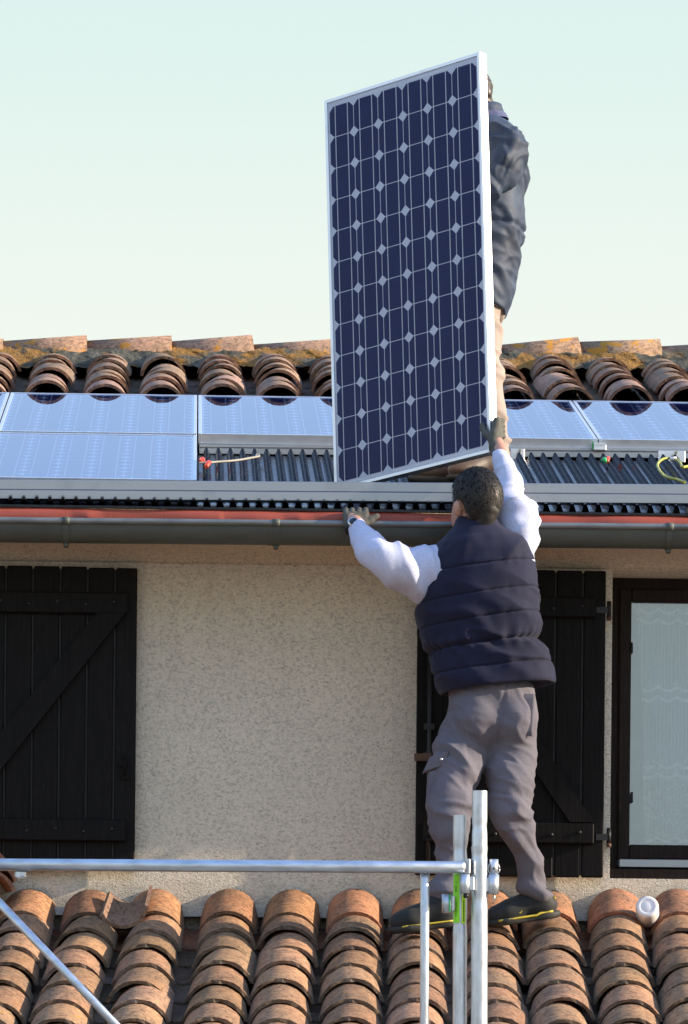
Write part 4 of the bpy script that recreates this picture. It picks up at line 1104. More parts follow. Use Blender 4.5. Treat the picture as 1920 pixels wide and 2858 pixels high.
from mathutils.bvhtree import BVHTree
def decal(target, PI, pxs, Yg, off, name, mat_, parent, nu=14, nv=14, thick=.004):
    """a cloth patch sewn onto a garment: a quad given by four measured corners, laid on the surface"""
    me = target.data; T = PI.inverted()
    V = [T @ v.co for v in me.vertices]; B = BVHTree.FromPolygons(V, [tuple(p.vertices) for p in me.polygons])
    o0 = Vector((0, 0, CAMZ)); g = []
    for j in range(nv+1):
        for i in range(nu+1):
            u, v_ = i/nu, j/nv; (a, b, c, d) = pxs
            x = (a[0]*(1-u)+b[0]*u)*(1-v_)+(d[0]*(1-u)+c[0]*u)*v_; y = (a[1]*(1-u)+b[1]*u)*(1-v_)+(d[1]*(1-u)+c[1]*u)*v_
            dr = (at(x, y, Yg)-o0).normalized(); h = B.ray_cast(o0, dr)
            p, n_ = (h[0], h[1]) if h[0] is not None else (at(x, y, Yg), Vector((0, -1, 0)))
            if n_.dot(dr) > 0: n_ = -n_
            e = 0 if (i in (0, nu) or j in (0, nv)) else 1
            g.append(p+n_*(off+thick*e) - (Vector((0, 0, 0)) if e else n_*(off+.002)))
    mb_ = MB(); mb_.add(g, [(j*(nu+1)+i, j*(nu+1)+i+1, (j+1)*(nu+1)+i+1, (j+1)*(nu+1)+i) for j in range(nv) for i in range(nu)], 0, True)
    return mb_.build(name, mat_, parent)

# =================================================================== WORKER IN THE VEST
base1 = Vector(at(1360, 2590, 19.78))
p1 = empty('person', base1, 'worker seen from behind in navy quilted vest, reaching up to the roof edge', 'person')
I1 = Matrix.Translation(-base1)
HD = pt(1322, 1408, 19.765)
shL, elL, wrL = pt(1238, 1592, 19.79), pt(1066, 1558, 19.715), pt(992, 1462, 19.905)
shR, elR, wrR = pt(1446, 1568, 19.79), pt(1450, 1418, 19.90), pt(1397, 1264, 20.03)
hipL, knL, anL = pt(1310, 2020, 19.80), pt(1262, 2245, 19.70), pt(1236, 2520, 19.725)
hipR, knR, anR = pt(1430, 2020, 19.82), pt(1428, 2262, 19.745), pt(1487, 2500, 19.85)
fdir = A3((-.62, .78, 0)); fdir /= np.linalg.norm(fdir); sdr = np.array([fdir[1], -fdir[0], 0])   # his facing, his right
zz_ = A3((0, 0, 1))
RH = np.stack([sdr, fdir, zz_], 1)          # columns: right, forward, up
# body: one continuous skin surface
lo = np.minimum.reduce([wrL, wrR, anL, anR, HD])-.13; hi_ = np.maximum.reduce([wrL, wrR, anL, anR, HD])+.16
lo[0] -= .04; hi_[0] += .06; lo[2] -= .02
B_ = SDF(lo, hi_, .0075)
B_.ell(HD+zz_*.018-fdir*.012, (.073, .092, .098), .02, RH)                      # skull
B_.ell(HD-zz_*.048+fdir*.045, (.056, .050, .062), .03, RH)                      # jaw and face
B_.cone(HD-zz_*.005+fdir*.086, HD-zz_*.03+fdir*.104, .012, .013, .012)          # nose
B_.ell(HD-zz_*.095+fdir*.062, (.022, .02, .016), .02, RH)                       # chin
for s_ in (-1, 1):
    e = HD+sdr*(.080*s_)-zz_*.022-fdir*.002
    B_.ell(e, (.012, .021, .033), .006, RH); B_.ell(e+sdr*(.011*s_)-fdir*.006+zz_*.004, (.007, .016, .024), .004, RH)
neck = pt(1338, 1492, 19.775)
B_.cone(HD-zz_*.06-fdir*.015, neck-zz_*.04, .054, .062, .03)
B_.cone(neck-zz_*.08, pt(1365, 1960, 19.82), .10, .095, .04)
for a, b, c, r in ((shL, elL, wrL, 1), (shR, elR, wrR, 1)):
    B_.cone(a, b, .046, .034, .02); B_.cone(b, c, .032, .026, .02)
    hd = c+(c-b)/np.linalg.norm(c-b)*.05; B_.cone(c, hd, .027, .024, .02)
for a, b, c in ((hipL, knL, anL), (hipR, knR, anR)):
    B_.cone(a, b, .060, .036, .03); B_.cone(b, c, .034, .026, .02)
body1 = sdf_obj('body', B_, M['skin'], p1, I1)
# eye brow/eye hint is out of sight; hair cap
HC = HD+zz_*.022-fdir*.016
Hh = SDF(HD-.16, HD+.17, .006)
Hh.ell(HC, (.0800, .0985, .1050), .01, RH)
Hh.cone(HC-fdir*.052-zz_*.050, HC-fdir*.044-zz_*.088, .045, .038, .03)           # nape
Hh.cut(HD+fdir*.046+zz_*.02, fdir*.92-zz_*.38)                                  # hairline at the temples
Hh.cut(HD-zz_*.088-fdir*.05, -zz_*.9+fdir*.3)
for s_ in (-1, 1): Hh.ell(HD+sdr*(.084*s_)-zz_*.032+fdir*.010, (.034, .040, .048), .01, RH, sub=True)
hair1 = sdf_obj('hair', Hh, M['hair'], p1, I1, lambda v, n: (vnoise(v, 46, 5)-.5)*.005, 1)
reg = lambda p, d: (d@fdir < .35 or d[2] > .45) and d[2] > -.72 - .35*(d@fdir)*(-1) and not (abs(d@sdr) > .75 and d[2] < .0 and d@fdir > -.25)
class _R: pass
radv = np.array([.081, .098, .106])
def blades(parent, PI, seed, n):
    r_ = np.random.default_rng(seed); vs = []; fs = []; mi = []
    while len(vs) < n*5:
        d = r_.normal(size=3); d /= np.linalg.norm(d); lp = RH@(d*radv); p = HC+lp; dd = RH@d
        if not reg(p, dd): continue
        nn = RH@(d/radv); nn /= np.linalg.norm(nn); tg = -zz_*1.0-nn*(-nn[2])+0; tg = tg+r_.normal(size=3)*.5+sdr*.3; tg -= nn*(tg@nn); tg /= np.linalg.norm(tg)+1e-9
        sd = np.cross(nn, tg); l = .026*r_.uniform(.6, 1.3); w_ = .0012
        q0 = p-nn*.002; q1 = p+nn*.009+tg*l*.5; q2 = p+nn*.008+tg*l; b = len(vs)
        vs += [q0-sd*w_, q0+sd*w_, q1+sd*w_, q1-sd*w_, q2]; fs += [(b, b+1, b+2, b+3), (b+3, b+2, b+4)]; k = int(r_.random() < .2); mi += [k, k]
    me = bpy.data.meshes.new('hair_strands'); me.from_pydata([tuple(v) for v in vs], [], fs)
    me.materials.append(M['hair']); me.materials.append(M['hair_hi']); me.polygons.foreach_set('material_index', mi); me.update()
    o = link('hair_strands', me, parent); tag(o, kind='stuff')
blades(hair1, I1, 4, 6000)

# vest: rings across the trunk, tilted because the right arm is raised
VL = [  # image row, left edge, right edge, depth half, Y centre, tilt
    (1440, 1277, 1380, .070, 19.775, .06), (1452, 1272, 1386, .074, 19.775, .06), (1470, 1264, 1396, .082, 19.775, .07), (1488, 1244, 1420, .098, 19.778, .09),
    (1506, 1222, 1448, .115, 19.780, .10), (1530, 1206, 1470, .130, 19.785, .12), (1570, 1190, 1486, .145, 19.79, .14), (1620, 1175, 1494, .152, 19.795, .155), (1680, 1164, 1500, .155, 19.80, .16),
    (1740, 1172, 1508, .153, 19.80, .16), (1778, 1188, 1506, .148, 19.80, .155), (1802, 1198, 1503, .146, 19.80, .15), (1830, 1204, 1522, .152, 19.80, .14), (1870, 1216, 1538, .158, 19.80, .13), (1918, 1230, 1546, .156, 19.80, .12)]
rows = np.unique(np.r_[np.linspace(1440, 1918, 170)]); LV = interp(VL, rows)
nth = 120; th = np.linspace(0, 2*np.pi, nth, endpoint=False); rings = []; ROW = []
for (yv, xl, xr, ry, yc, tl) in LV:
    c = pt((xl+xr)/2, yv, yc); rx = (xr-xl)/2*yc/FPX
    e = 2/2.35; cx = np.sign(np.cos(th))*np.abs(np.cos(th))**e*rx; cy = np.sign(np.sin(th))*np.abs(np.sin(th))**e*ry
    rings.append(np.stack([c[0]+cx, c[1]-cy, c[2]+cx*tl], 1)); ROW.append(np.full(nth, yv))
rings = np.array(rings); ROW = np.array(ROW)
cen = rings.mean(1, keepdims=True); outn = rings-cen; outn[..., 2] = 0; outn /= np.linalg.norm(outn, axis=2, keepdims=True)+1e-9
flat = rings.reshape(-1, 3); R_ = ROW.ravel()
seams = [1440, 1500, 1588, 1666, 1734, 1802, 1868, 1918]
puff = np.zeros_like(R_)
for a, b in zip(seams[:-1], seams[1:]):
    m_ = (R_ >= a) & (R_ <= b); t_ = (R_[m_]-a)/(b-a); amp = .003 if b <= 1500 else (.005 if b <= 1588 else .0055)
    puff[m_] = amp*(np.clip(np.sin(np.pi*t_), 0, 1)**.55)
TH = np.tile(th, len(rows))
puff += .006*np.cos(TH*26+6*vnoise(flat, 14, 1))*np.exp(-((R_-1802)/22)**2)*(.4+vnoise(flat, 6, 8))
puff += .0045*folds(flat, (.35, .2, .9), 62, .5, 3)*np.clip((R_-1500)/120, 0, 1)*np.exp(-((R_-1780)/130)**2)
puff += .005*folds(flat, (.8, 0, -.5), 48, .5, 6)*np.exp(-((R_-1530)/45)**2)
puff += (vnoise(flat, 30, 4)-.5)*.0045
puff -= .010*np.exp(-((R_-1802)/7)**2)
for s_ in seams[2:-1]:
    puff -= .0060*np.exp(-((R_-s_)/2.0)**2)
    puff += .0035*(crease(flat, (1, .3, .1), 55, .35, int(s_))-.3)*np.exp(-((R_-s_)/14)**2)
puff += .0080*crease(flat, (.3, .2, .95), 16, .35, 71)*np.clip((R_-1600)/120, 0, 1)
puff += .0050*crease(flat, (.75, .1, -.55), 15, .3, 74)*np.exp(-((R_-1545)/60)**2)
rings = rings + outn*puff.reshape(len(rows), nth)[..., None]
last = rings[-1]; mid_ = last.mean(0); rings = np.concatenate([rings, [last+(mid_-last)*.02+[0, 0, -.006], last+(mid_-last)*.06+[0, 0, .004], last+(mid_-last)*.3+[0, 0, .03]]])
first = rings[0]; mf = first.mean(0); rings = np.concatenate([[first+(mf-first)*.20+[0, 0, -.03], first+(mf-first)*.10+[0, 0, .002]], rings])
v, f = loft(rings); vest = link('vest', to_mesh('vest', v, f, M['vest'], None, 0), p1, I1)
# left armhole edge: dark piping
# sleeves (sweatshirt)
def sleeve(path, radii, name, parent, PI, mat_, fold_fn, nlen=120, nround=56, squash=1.0):
    r, ts, th_ = limb(path, radii, nlen, nround, squash); c = r.mean(1, keepdims=True); o_ = r-c; o_ /= np.linalg.norm(o_, axis=2, keepdims=True)+1e-9
    T_ = np.repeat(ts, nround); fl = r.reshape(-1, 3); d = fold_fn(fl, T_, np.tile(th_, nlen), o_.reshape(-1, 3))
    r = r+o_*d.reshape(nlen, nround)[..., None]
    e = r[-1]; me_ = e.mean(0); r = np.concatenate([r, [e+(me_-e)*.08, e+(me_-e)*.5]])
    v, f = loft(r); return link(name, to_mesh(name, v, f, mat_, None, 0), parent, PI)
gau = lambda x, c, w_: np.exp(-((x-c)/w_)**2)
def fL(P, t, th_, n):
    d = .034*crease(P, (.88, .1, .35), 11, .22, 81, .8)*np.clip(1.15-t, 0, 1)+.012*crease(P, (.9, .1, .3), 20, .25, 83, 1.0)*np.clip(1.1-t, 0, 1)+.010*crease(P, (.3, .2, .9), 17, .35, 85, 1.5)*gau(t, .75, .25)
    d += .007*crease(P, (.9, .1, .3), 26, .3, 88, 1.5)*gau(t, .2, .2)
    d *= np.clip((t-.06)/.2, 0, 1)
    return d+(vnoise(P, 24, 2)-.5)*.003-.006
pathL = [pt(1262, 1602, 19.79), pt(1196, 1598, 19.77), pt(1125, 1584, 19.73), pt(1066, 1562, 19.712), pt(1034, 1530, 19.755), pt(1008, 1490, 19.85), pt(994, 1467, 19.90)]
sleeve(pathL, [.108, .100, .071, .056, .046, .038, .033], 'sweatshirt_sleeve', p1, I1, M['sweat'], fL)
def fR(P, t, th_, n):
    d = .034*crease(P, (.25, .3, .9), 13, .25, 91, .8)*gau(t, .45, .33)+.009*crease(P, (-.3, .3, .9), 24, .3, 95, 1.5)
    return d+(vnoise(P, 24, 12)-.5)*.004-.011
pathR = [pt(1432, 1610, 19.79), pt(1440, 1555, 19.79), pt(1441, 1490, 19.82), pt(1437, 1430, 19.87), pt(1424, 1365, 19.93), pt(1405, 1300, 19.995), pt(1397, 1266, 20.025)]
sleeve(pathR, [.082, .074, .069, .063, .052, .041, .034], 'sweatshirt_sleeve', p1, I1, M['sweat'], fR)

# trousers
lo = np.minimum(anL, anR)-.16; hi_ = A3(pt(1500, 1880, 19.9))+.12; lo[0] = min(lo[0], pt(1170, 2100, 19.8)[0]-.05); lo[1] = 19.45; hi_[1] = 20.12
T_ = SDF(lo, hi_, .0072)
T_.ell(pt(1373, 1935, 19.80), (.165, .135, .10), .03)
T_.ell(pt(1328, 2010, 19.775), (.108, .125, .12), .04); T_.ell(pt(1432, 2010, 19.785), (.098, .125, .12), .04)
for pts_, rs in (([(1300, 2060, 19.79), (1266, 2160, 19.75), (1256, 2255, 19.70), (1258, 2330, 19.70), (1257, 2420, 19.71), (1235, 2520, 19.725)], (.103, .092, .070, .061, .050, .051)),
                 ([(1426, 2060, 19.81), (1420, 2160, 19.78), (1428, 2258, 19.745), (1450, 2330, 19.77), (1478, 2410, 19.81), (1488, 2496, 19.85)], (.093, .081, .069, .057, .049, .056))):
    Q = [pt(*q) for q in pts_]
    for a, b, r1, r2 in zip(Q[:-1], Q[1:], rs[:-1], rs[1:]): T_.cone(a, b, r1, r2, .022)
T_.cut(anL-zz_*.045+A3((0, 0, .0)), A3((.05, 0, -1))) if False else None
def cutoff(S, c, r, nrm):   # trim a hem: only around one ankle
    sl, P = S._win(c-r, c+r); d = ((P-c)@(A3(nrm)/np.linalg.norm(nrm))).astype(np.float32); S.V[sl] = np.maximum(S.V[sl], d)
cutoff(T_, anL-zz_*.010, .12, (0, 0, -1)); cutoff(T_, anR+zz_*.004, .12, (-.28, 0, -1))
def pxcoord(v):   # image rows of points, for wrinkle placement
    X = v[:, 0]*CY-v[:, 1]*SY; Yc = v[:, 0]*SY+v[:, 1]*CY; u0 = FPX*X/Yc; v0 = -FPX*(v[:, 2]-CAMZ)/Yc+(YH-1429)
    return 960+CR*u0-SR*v0, 1429+SR*u0+CR*v0
def dT(v, n):
    x, y = pxcoord(v)
    d = .018*crease(v, (.25, .15, .95), 14, .30, 101, 1.0)*(.1+gau(y, 2262, 50)+.7*gau(y, 2340, 55)+1.2*gau(y, 2490, 40))
    d += .014*crease(v, (.20, .15, .97), 24, .30, 113, 1.0)*(gau(y, 2270, 45)+.8*gau(y, 2495, 40))
    d += .020*crease(v, (.75, .1, .65), 9, .25, 105, 1.0)*gau(y, 2115, 70)
    d += .012*crease(v, (-.6, .2, .75), 12, .28, 109, 1.0)*gau(y, 2190, 90)
    d += .005*crease(v, (.5, .2, .8), 30, .35, 111, 1.1)
    d += (vnoise(v, 9, 9)-.5)*.005-.008
    cr = np.abs(x-(1408-(y-1940)*.16))                     # centre back seam
    d -= .006*np.exp(-(cr/5)**2)*(y < 2080)
    return d
tro = sdf_obj('trousers', T_, M['trouser'], p1, I1, dT)
decal(tro, I1, ((1444, 1936), (1494, 1936), (1487, 2056), (1441, 2050)), 19.7, .003, 'back_pocket', M['trouser'], tro, thick=.004)
decal(tro, I1, ((1194, 2150), (1246, 2140), (1240, 2245), (1188, 2240)), 19.7, .004, 'cargo_pocket', M['trouser'], tro, thick=.016)
fl = decal(tro, I1, ((1200, 2112), (1256, 2094), (1248, 2136), (1178, 2160)), 19.7, .012, 'pocket_flap', M['trouser'], tro, thick=.012)
m = MB(); c = at(1232, 2119, 19.62); m.tube([c+Vector((0, .03, 0)), c+Vector((0, -.004, 0)), c+Vector((0, -.007, 0))], [.006, .006, .003], 10); m.build('snap_button', M['silver'], tro)

# shoes
def shoe(heel, toe, up, name, parent, PI, mats, w_=.046, hgt=.085, lift=0):
    heel, toe = A3(heel), A3(toe); d = toe-heel; L = np.linalg.norm(d); d /= L; upv = A3(up); upv -= d*(upv@d); upv /= np.linalg.norm(upv); sd = np.cross(d, upv)
    RS = np.stack([d, sd, upv], 1)
    q = lambda a, b, c: heel+d*(a*L)+sd*b+upv*c
    lo_, hi2 = np.minimum(heel, toe)-.13, np.maximum(heel, toe)+.14
    U = SDF(lo_, hi2, .005)
    U.ell(q(.16, 0, .040), (.055, .040, .040), .02, RS); U.cone(q(.15, 0, .05), q(.17, 0, hgt+.006), .041, .043, .02)
    U.cone(q(.20, 0, .055), q(.64, 0, .044), .046, .042, .03); U.cone(q(.24, 0, .090), q(.60, 0, .050), .032, .022, .03)
    U.ell(q(.77, 0, .036), (.072, w_, .040), .03, RS)
    U.cut(q(0, 0, .010), -upv); U.cut(q(.16, 0, hgt+.026), upv*.95-d*.25)
    up_ = sdf_obj(name, U, mats[0], parent, PI, lambda v, n: (vnoise(v, 30, 3)-.5)*.004)
    So = SDF(lo_, hi2, .005)
    So.ell(q(.14, 0, .008), (.060, .042, .03), .01, RS); So.cone(q(.15, 0, .008), q(.75, 0, .008), .040, .044, .02); So.ell(q(.77, 0, .010), (.080, w_+.003, .03), .02, RS)
    So.cut(q(0, 0, .019), upv); So.cut(q(0, 0, -.008), -upv)
    so = sdf_obj('sole', So, mats[1], up_, Matrix.Identity(4))
    return up_, q, so
sh, q, so = shoe(pt(1546, 2556, 19.86), pt(1372, 2582, 19.83), (.05, -.08, 1), 'shoe', p1, I1, (M['shoe'], M['sole']))
def strip(q, pts_, r, name, mat_, parent): m = MB(); m.tube([Vector(q(*p)) for p in pts_], r, 7); m.build(name, mat_, parent)
strip(q, [(a, -.0445+(.004 if a < .2 else 0)-(.002 if .5 < a < .85 else 0),   .013+.006*(a < .25)) for a in np.linspace(.04, .92, 14)], .0042, 'yellow_stripe', M['yellow'], sh)
strip(q, [(.46, -.037, .062), (.50, -.042, .045), (.56, -.045, .030), (.62, -.044, .034), (.60, -.040, .050), (.55, -.034, .062)], .0022, 'stitch_loop', M['yellow'], sh)
strip(q, [(.02, -.02, .088), (.10, -.040, .092), (.22, -.040, .094), (.30, -.034, .088)], .003, 'collar_trim', M['yellow'], sh)
strip(q, [(-.045, .0, .05), (-.04, -.01, .062), (-.02, -.03, .07)], .004, 'heel_tab', M['yellow'], sh)
sh, q, so = shoe(pt(1266, 2580, 19.73), pt(1104, 2600, 19.70), (.03, -.10, 1), 'shoe', p1, I1, (M['shoe'], M['sole']))
strip(q, [(a, -.0445, .016) for a in np.linspace(.04, .92, 12)], .0035, 'yellow_stripe', M['yellow'], sh)
strip(q, [(.46, -.037, .062), (.50, -.042, .045), (.56, -.045, .030), (.62, -.044, .034), (.60, -.040, .050), (.55, -.034, .062)], .002, 'stitch_loop', M['yellow'], sh)

# gloves: palm, four bent fingers and a thumb each
def glove(name, parent, PI, wrist, palm, fingers, thumb, mat_):
    P_ = [A3(x) for c in [wrist, palm] + fingers + [thumb] for x in c]; lo_, hi2 = np.min(P_, 0)-.05, np.max(P_, 0)+.05
    G = SDF(lo_, hi2, .0042)
    for a, b in zip(wrist[:-1], wrist[1:]): G.cone(a, b, .030, .029, .02)
    a, b, c, d = [A3(x) for x in palm]                     # palm: quad of four knuckle-side points
    for t in (0, .33, .66, 1): G.cone(a*(1-t)+b*t, d*(1-t)+c*t, .016, .0135, .012)
    for fi, fg in enumerate(fingers):
        rs = (.0115, .0105, .0098, .0088)
        for i in range(len(fg)-1): G.cone(fg[i], fg[i+1], rs[min(i, 3)], rs[min(i+1, 3)], .004)
    for i in range(len(thumb)-1): G.cone(thumb[i], thumb[i+1], .0140-.0015*i, .0125-.0015*i, .008)
    return sdf_obj(name, G, mat_, parent, PI, lambda v, n: (vnoise(v, 60, 5)-.5)*.003, 1)
# left hand on the gutter lip: fingers go over the lip and down inside, thumb along it to the right
lipY = GY-R_G-.003
def lp(px, dy, py): return pt(px, py, lipY+dy)
fing = []
for i, px in enumerate((966, 984, 1003, 1021)):
    l_ = (0, .004, .003, -.004)[i]
    fing.append([lp(px, -.012, 1436-2*i % 4), lp(px-1, .018, 1424), lp(px-1, .046+l_, 1428), lp(px, .052+l_, 1452)])
glove('glove', p1, I1, [pt(990, 1470, 19.905), pt(990, 1458, 19.915)], [pt(970, 1462, 19.918), pt(1014, 1462, 19.918), lp(1020, -.014, 1436), lp(965, -.014, 1436)], fing,
      [pt(1016, 1462, 19.915), lp(1034, -.020, 1452), lp(1052, -.012, 1440)], M['glove'])
# watch on the left wrist
wt_ = empty('wristwatch', parent=p1); wt_.matrix_basis = Matrix.Translation(Vector(pt(986, 1459, 19.868))-base1) @ Matrix.Rotation(RAD(-18), 4, 'Y') @ Matrix.Rotation(RAD(-28), 4, 'X')
m = MB(); m.add(*lathe([(.006, 0), (.006, .013), (.0, .016), (-.004, .0195), (-.009, .020), (-.009, 0)], 24), 0, True); m.build('case', M['silver'], wt_)
m = MB(); m.add(*lathe([(-.0085, .0145), (-.0095, .0145), (-.0096, 0)], 24), 0, True); m.build('dial', m_plain('black_dial', (.01, .012, .016), .15), wt_)
m = MB(); m.tube([Vector((.034*math.cos(a), .034*math.sin(a)*.9+.033, .002*math.sin(a*2))) for a in [math.pi*(1.5+2*i/24) for i in range(25)]], .0095, 8, flat=[(.35, 1)]*25); m.build('strap', M['iron'], wt_)
for c in wt_.children: pass
# right hand round the side of the carried panel near its lower corner
def hp(u_mm, v_mm, w_mm):    # millimetres from the panel's right edge / bottom edge / front face
    return A3(HM @ Vector((PW/2+u_mm/1000, -PH/2+v_mm/1000, w_mm/1000)))
fing = []
for i in range(4):
    v0 = 62+20*i; e = (0, 6, 3, -8)[i]
    fing.append([hp(24, v0, -6), hp(20, v0+6, -50), hp(-6-e, v0+10, -57), hp(-30-e, v0+10, -52)])
glove('glove', p1, I1, [A3(pt(1397, 1272, 20.025)), hp(26, 10, -2)], [hp(24, 22, 14), hp(24, 26, -22), hp(26, 122, -10), hp(22, 66, 8)], fing,
      [hp(18, 40, 14), hp(-4, 66, 20), hp(-28, 96, 14), hp(-30, 112, 13)], M['glove'])
# =================================================================== WORKER BEHIND THE PANEL (side view, facing left)
base2 = Vector(at(1360, 1340, 20.62))
p2 = empty('person', base2, 'worker in a dark waxed jacket and beige trousers standing behind the carried panel', 'person')
I2 = Matrix.Translation(-base2); YB = 20.60
JL = [  # image row, front edge, back edge, half shoulder width, tilt
    (318, 1335, 1388, .060), (332, 1320, 1399, .085), (346, 1300, 1428, .150), (362, 1285, 1447, .185), (398, 1262, 1463, .205), (440, 1250, 1469, .21), (478, 1246, 1473, .21), (530, 1250, 1467, .205),
    (606, 1252, 1463, .20), (692, 1246, 1451, .20), (760, 1238, 1440, .205), (806, 1232, 1432, .21), (850, 1226, 1416, .21)]
rows = np.linspace(318, 850, 120); LV = interp(JL, rows); nth = 110; th = np.linspace(0, 2*np.pi, nth, endpoint=False); rings = []; ROW = []
for (yv, xl, xr, ry) in LV:
    c = pt((xl+xr)/2, yv, YB); rx = (xr-xl)/2*YB/FPX; e = 2/2.3
    cx = np.sign(np.cos(th))*np.abs(np.cos(th))**e*rx; cy = np.sign(np.sin(th))*np.abs(np.sin(th))**e*ry
    k = max(0, (yv-700)/150); rings.append(np.stack([c[0]+cx, c[1]-cy, c[2]-cx*(.10+.25*k)], 1)); ROW.append(np.full(nth, yv))
rings = np.array(rings); ROW = np.array(ROW); cen = rings.mean(1, keepdims=True); o_ = rings-cen; o_[..., 2] *= .2; o_ /= np.linalg.norm(o_, axis=2, keepdims=True)+1e-9
P = rings.reshape(-1, 3); R_ = ROW.ravel()
d = .022*crease(P, (.65, .1, .75), 11, .3, 121, 1.2)*gau(R_, 560, 140)+.024*crease(P, (-.6, .1, .8), 11, .3, 125, 1.2)*gau(R_, 400, 80)+.013*crease(P, (.3, .2, .95), 15, .35, 129, 1.3)*gau(R_, 720, 110)
d += -.012*gau(R_, 640, 7)+.008*crease(P, (1, .2, .1), 28, .3, 131, 1.3)*gau(R_, 640, 25)+.008*crease(P, (.6, .3, .7), 21, .3, 151, 1.0)+.006*crease(P, (-.7, .3, .6), 27, .3, 155, 1.0)+(vnoise(P, 40, 7)-.5)*.003-.013
rings = rings+o_*(d*np.clip((R_-318)/40, 0, 1)).reshape(len(rows), nth)[..., None]
e = rings[-1]; me_ = e.mean(0); rings = np.concatenate([rings, [e+(me_-e)*.03+[0, 0, -.004], e+(me_-e)*.12+[0, 0, .02], e+(me_-e)*.5+[0, 0, .05]]])
e = rings[0]; me_ = e.mean(0); rings = np.concatenate([[e+(me_-e)*.25+[0, 0, -.02]], rings])
v, f = loft(rings); jac = link('jacket', to_mesh('jacket', v, f, M['jacket'], None, 0), p2, I2)
def fJ(P, t, th_, n):
    return .024*crease(P, (.5, .2, .85), 12, .3, 135, 1.2)+.008*crease(P, (.9, .2, -.3), 22, .3, 139, 1.3)+.012*crease(P, (.6, .3, -.7), 24, .4, 161, 1.2)+(vnoise(P, 40, 52)-.5)*.005-.016
# arms reach forward (to the left) to the back of the panel
hnL, hnR = HM @ Vector((.20, .25, -.075)), HM @ Vector((-.05, .38, -.075))
sleeve([pt(1405, 385, 20.44), pt(1409, 430, 20.40), pt(1395, 475, 20.37), pt(1365, 500, 20.36), pt(1325, 490, 20.38), A3(hnL)], [.085, .088, .084, .074, .055, .036], 'jacket_sleeve', p2, I2, M['jacket'], fJ)
sleeve([pt(1400, 390, 20.78), pt(1385, 430, 20.80), pt(1345, 470, 20.82), pt(1290, 470, 20.80), A3(hnR)], [.08, .08, .07, .055, .036], 'jacket_sleeve', p2, I2, M['jacket'], fJ)
# head, turned to the panel
H2 = pt(1294, 268, 20.58); f2 = A3((-.93, -.25, 0)); f2 /= np.linalg.norm(f2); s2 = np.array([f2[1], -f2[0], 0]); R2m = np.stack([s2, f2, zz_], 1)
an1, an2 = pt(1384, 1262, 20.50), pt(1352, 1306, 20.62)
kn1, kn2 = pt(1344, 1045, 20.48), pt(1325, 1060, 20.66)
hp1, hp2 = pt(1328, 850, 20.50), pt(1320, 850, 20.70)
lo = np.minimum.reduce([H2, an1, an2, A3(hnL), A3(hnR)])-.14; hi_ = np.maximum.reduce([H2, an1, an2, A3(hnL), A3(hnR), pt(1470, 500, 20.7)])+.16
B2 = SDF(lo, hi_, .009)
B2.ell(H2+zz_*.015-f2*.01, (.073, .092, .098), .02, R2m); B2.ell(H2-zz_*.05+f2*.045, (.055, .05, .062), .03, R2m); B2.cone(H2-zz_*.005+f2*.09, H2-zz_*.03+f2*.105, .012, .013, .012)
for s_ in (-1, 1): B2.ell(H2+s2*(.075*s_)-zz_*.02, (.011, .02, .031), .006, R2m)
B2.cone(H2-zz_*.05-f2*.02, pt(1322, 352, 20.6), .048, .050, .02); B2.cone(pt(1345, 420, 20.6), pt(1325, 850, 20.6), .09, .09, .03)
B2.cone(pt(1400, 390, 20.46), pt(1385, 480, 20.40), .05, .045, .03); B2.cone(pt(1385, 480, 20.40), hnL, .042, .028, .02)
B2.cone(pt(1390, 390, 20.76), pt(1345, 470, 20.82), .05, .045, .03); B2.cone(pt(1345, 470, 20.82), hnR, .042, .028, .02)
for a, b, c in ((hp1, kn1, an1), (hp2, kn2, an2)): B2.cone(a, b, .06, .042, .02); B2.cone(b, c, .042, .032, .02)
body2 = sdf_obj('body', B2, M['skin'], p2, I2)
Hh = SDF(H2-.16, H2+.17, .007); Hh.ell(H2+zz_*.02-f2*.014, (.080, .0985, .105), .01, R2m); Hh.cone(H2-f2*.085-zz_*.045, H2-f2*.075-zz_*.08, .036, .03, .03); Hh.cut(H2+f2*.045+zz_*.02, f2*.92-zz_*.38)
hair2 = sdf_obj('hair', Hh, M['hair_hi'], p2, I2, lambda v, n: (vnoise(v, 80, 2)-.5)*.012, 0)
# collars
m_c = MB()
def collar(rows_, rx, ry, mat_, name, cpx):
    rg = []
    for i, (py, k) in enumerate(rows_):
        c = pt(cpx+i*2.0, py, 20.6); rg.append(np.stack([c[0]+np.cos(th)*rx*k, c[1]-np.sin(th)*ry*k, c[2]+np.cos(th)*rx*.12+0*th], 1))
    v, f = loft(np.array(rg)); return link(name, to_mesh(name, v, f, mat_, lambda v, n: (vnoise(v, 50, 3)-.5)*.006, 0), p2, I2)
collar([(296, .93), (299, 1.0), (312, 1.02), (324, 1.08), (338, 1.2)], .070, .075, M['jacket'], 'collar', 1348)
collar([(321, 1.06), (324, 1.13), (332, 1.17), (340, 1.2)], .071, .076, M['blue_cloth'], 'shirt_collar', 1352)
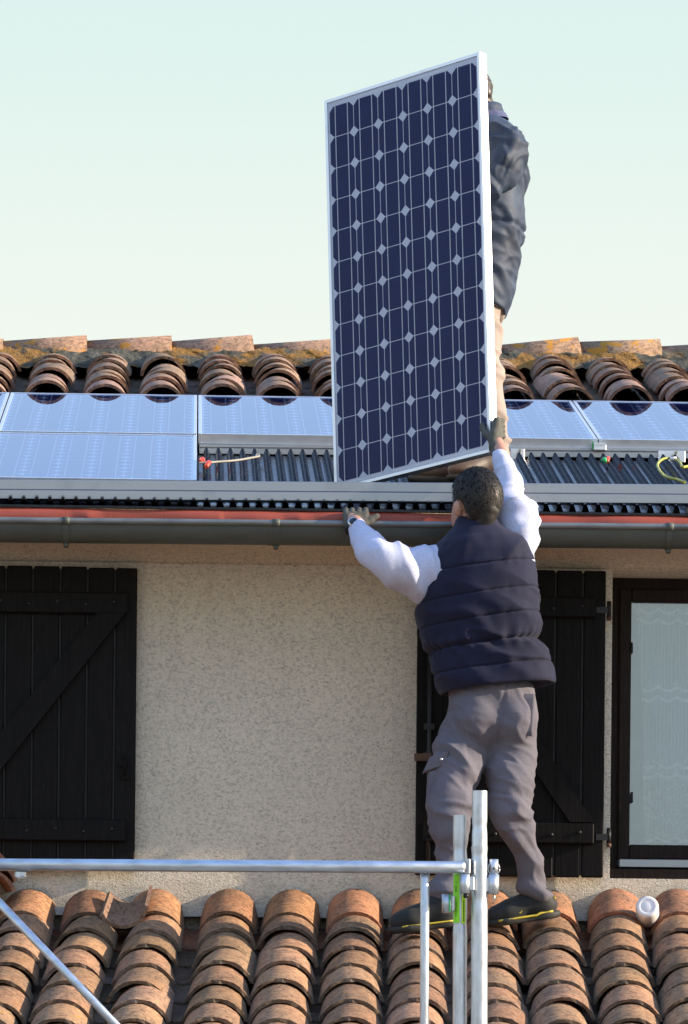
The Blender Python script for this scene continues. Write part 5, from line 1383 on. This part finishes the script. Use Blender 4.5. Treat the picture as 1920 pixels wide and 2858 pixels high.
# trousers
lo = np.minimum.reduce([an1, an2, hp1])-.14; hi_ = np.maximum.reduce([an1, an2, hp1, hp2])+.16
T2_ = SDF(lo, hi_, .008); T2_.ell(pt(1308, 836, 20.6), (.135, .17, .13), .03)
for Q, rs in (([hp1, pt(1328, 940, 20.49), kn1, pt(1362, 1150, 20.49), an1+zz_*.01], (.090, .080, .066, .058, .050)), ([hp2, pt(1320, 940, 20.68), kn2, pt(1340, 1180, 20.64), an2], (.088, .078, .064, .058, .060))):
    for a, b, r1, r2 in zip(Q[:-1], Q[1:], rs[:-1], rs[1:]): T2_.cone(a, b, r1, r2, .02)
cutoff(T2_, an2-zz_*.03, .12, (-.1, 0, -1))
tro2 = sdf_obj('trousers', T2_, M['beige'], p2, I2, lambda v, n: .016*crease(v, (.25, .1, .95), 14, .3, 141, 1.0)+.010*crease(v, (.4, .1, .9), 26, .3, 143, 1.0)+(vnoise(v, 12, 62)-.5)*.006-.003)
# boots on the black sheet
shoe(pt(1340, 1352, 20.60), pt(1150, 1342, 20.52), (0, -.1, 1), 'boot', p2, I2, (M['leather'], M['sole']), .05, .11)
shoe(pt(1405, 1332, 20.50), pt(1265, 1338, 20.36), (0, -.1, 1), 'boot', p2, I2, (M['leather'], M['sole']), .05, .10)
for hn, nm in ((hnL, 1), (hnR, 2)):
    h = A3(hn); ux = A3(HM.to_3x3() @ Vector((1, 0, 0))); uy = A3(HM.to_3x3() @ Vector((0, 1, 0))); uz = A3(HM.to_3x3() @ Vector((0, 0, 1)))
    fg = [[h+uy*(.02*i-.03)+uz*.01, h-ux*.04+uy*(.02*i-.03)+uz*.018, h-ux*(.075-.005*abs(i-1))+uy*(.02*i-.03)+uz*.02] for i in range(4)]
    glove('glove', p2, I2, [h+ux*.05-uz*.01, h+ux*.02-uz*.004], [h+ux*.02-uy*.03, h+ux*.02+uy*.03, h+uy*.03+uz*.008, h-uy*.03+uz*.008], fg, [h+ux*.015+uy*.03, h-ux*.01+uy*.06+uz*.01, h-ux*.03+uy*.075+uz*.014], M['glove'])
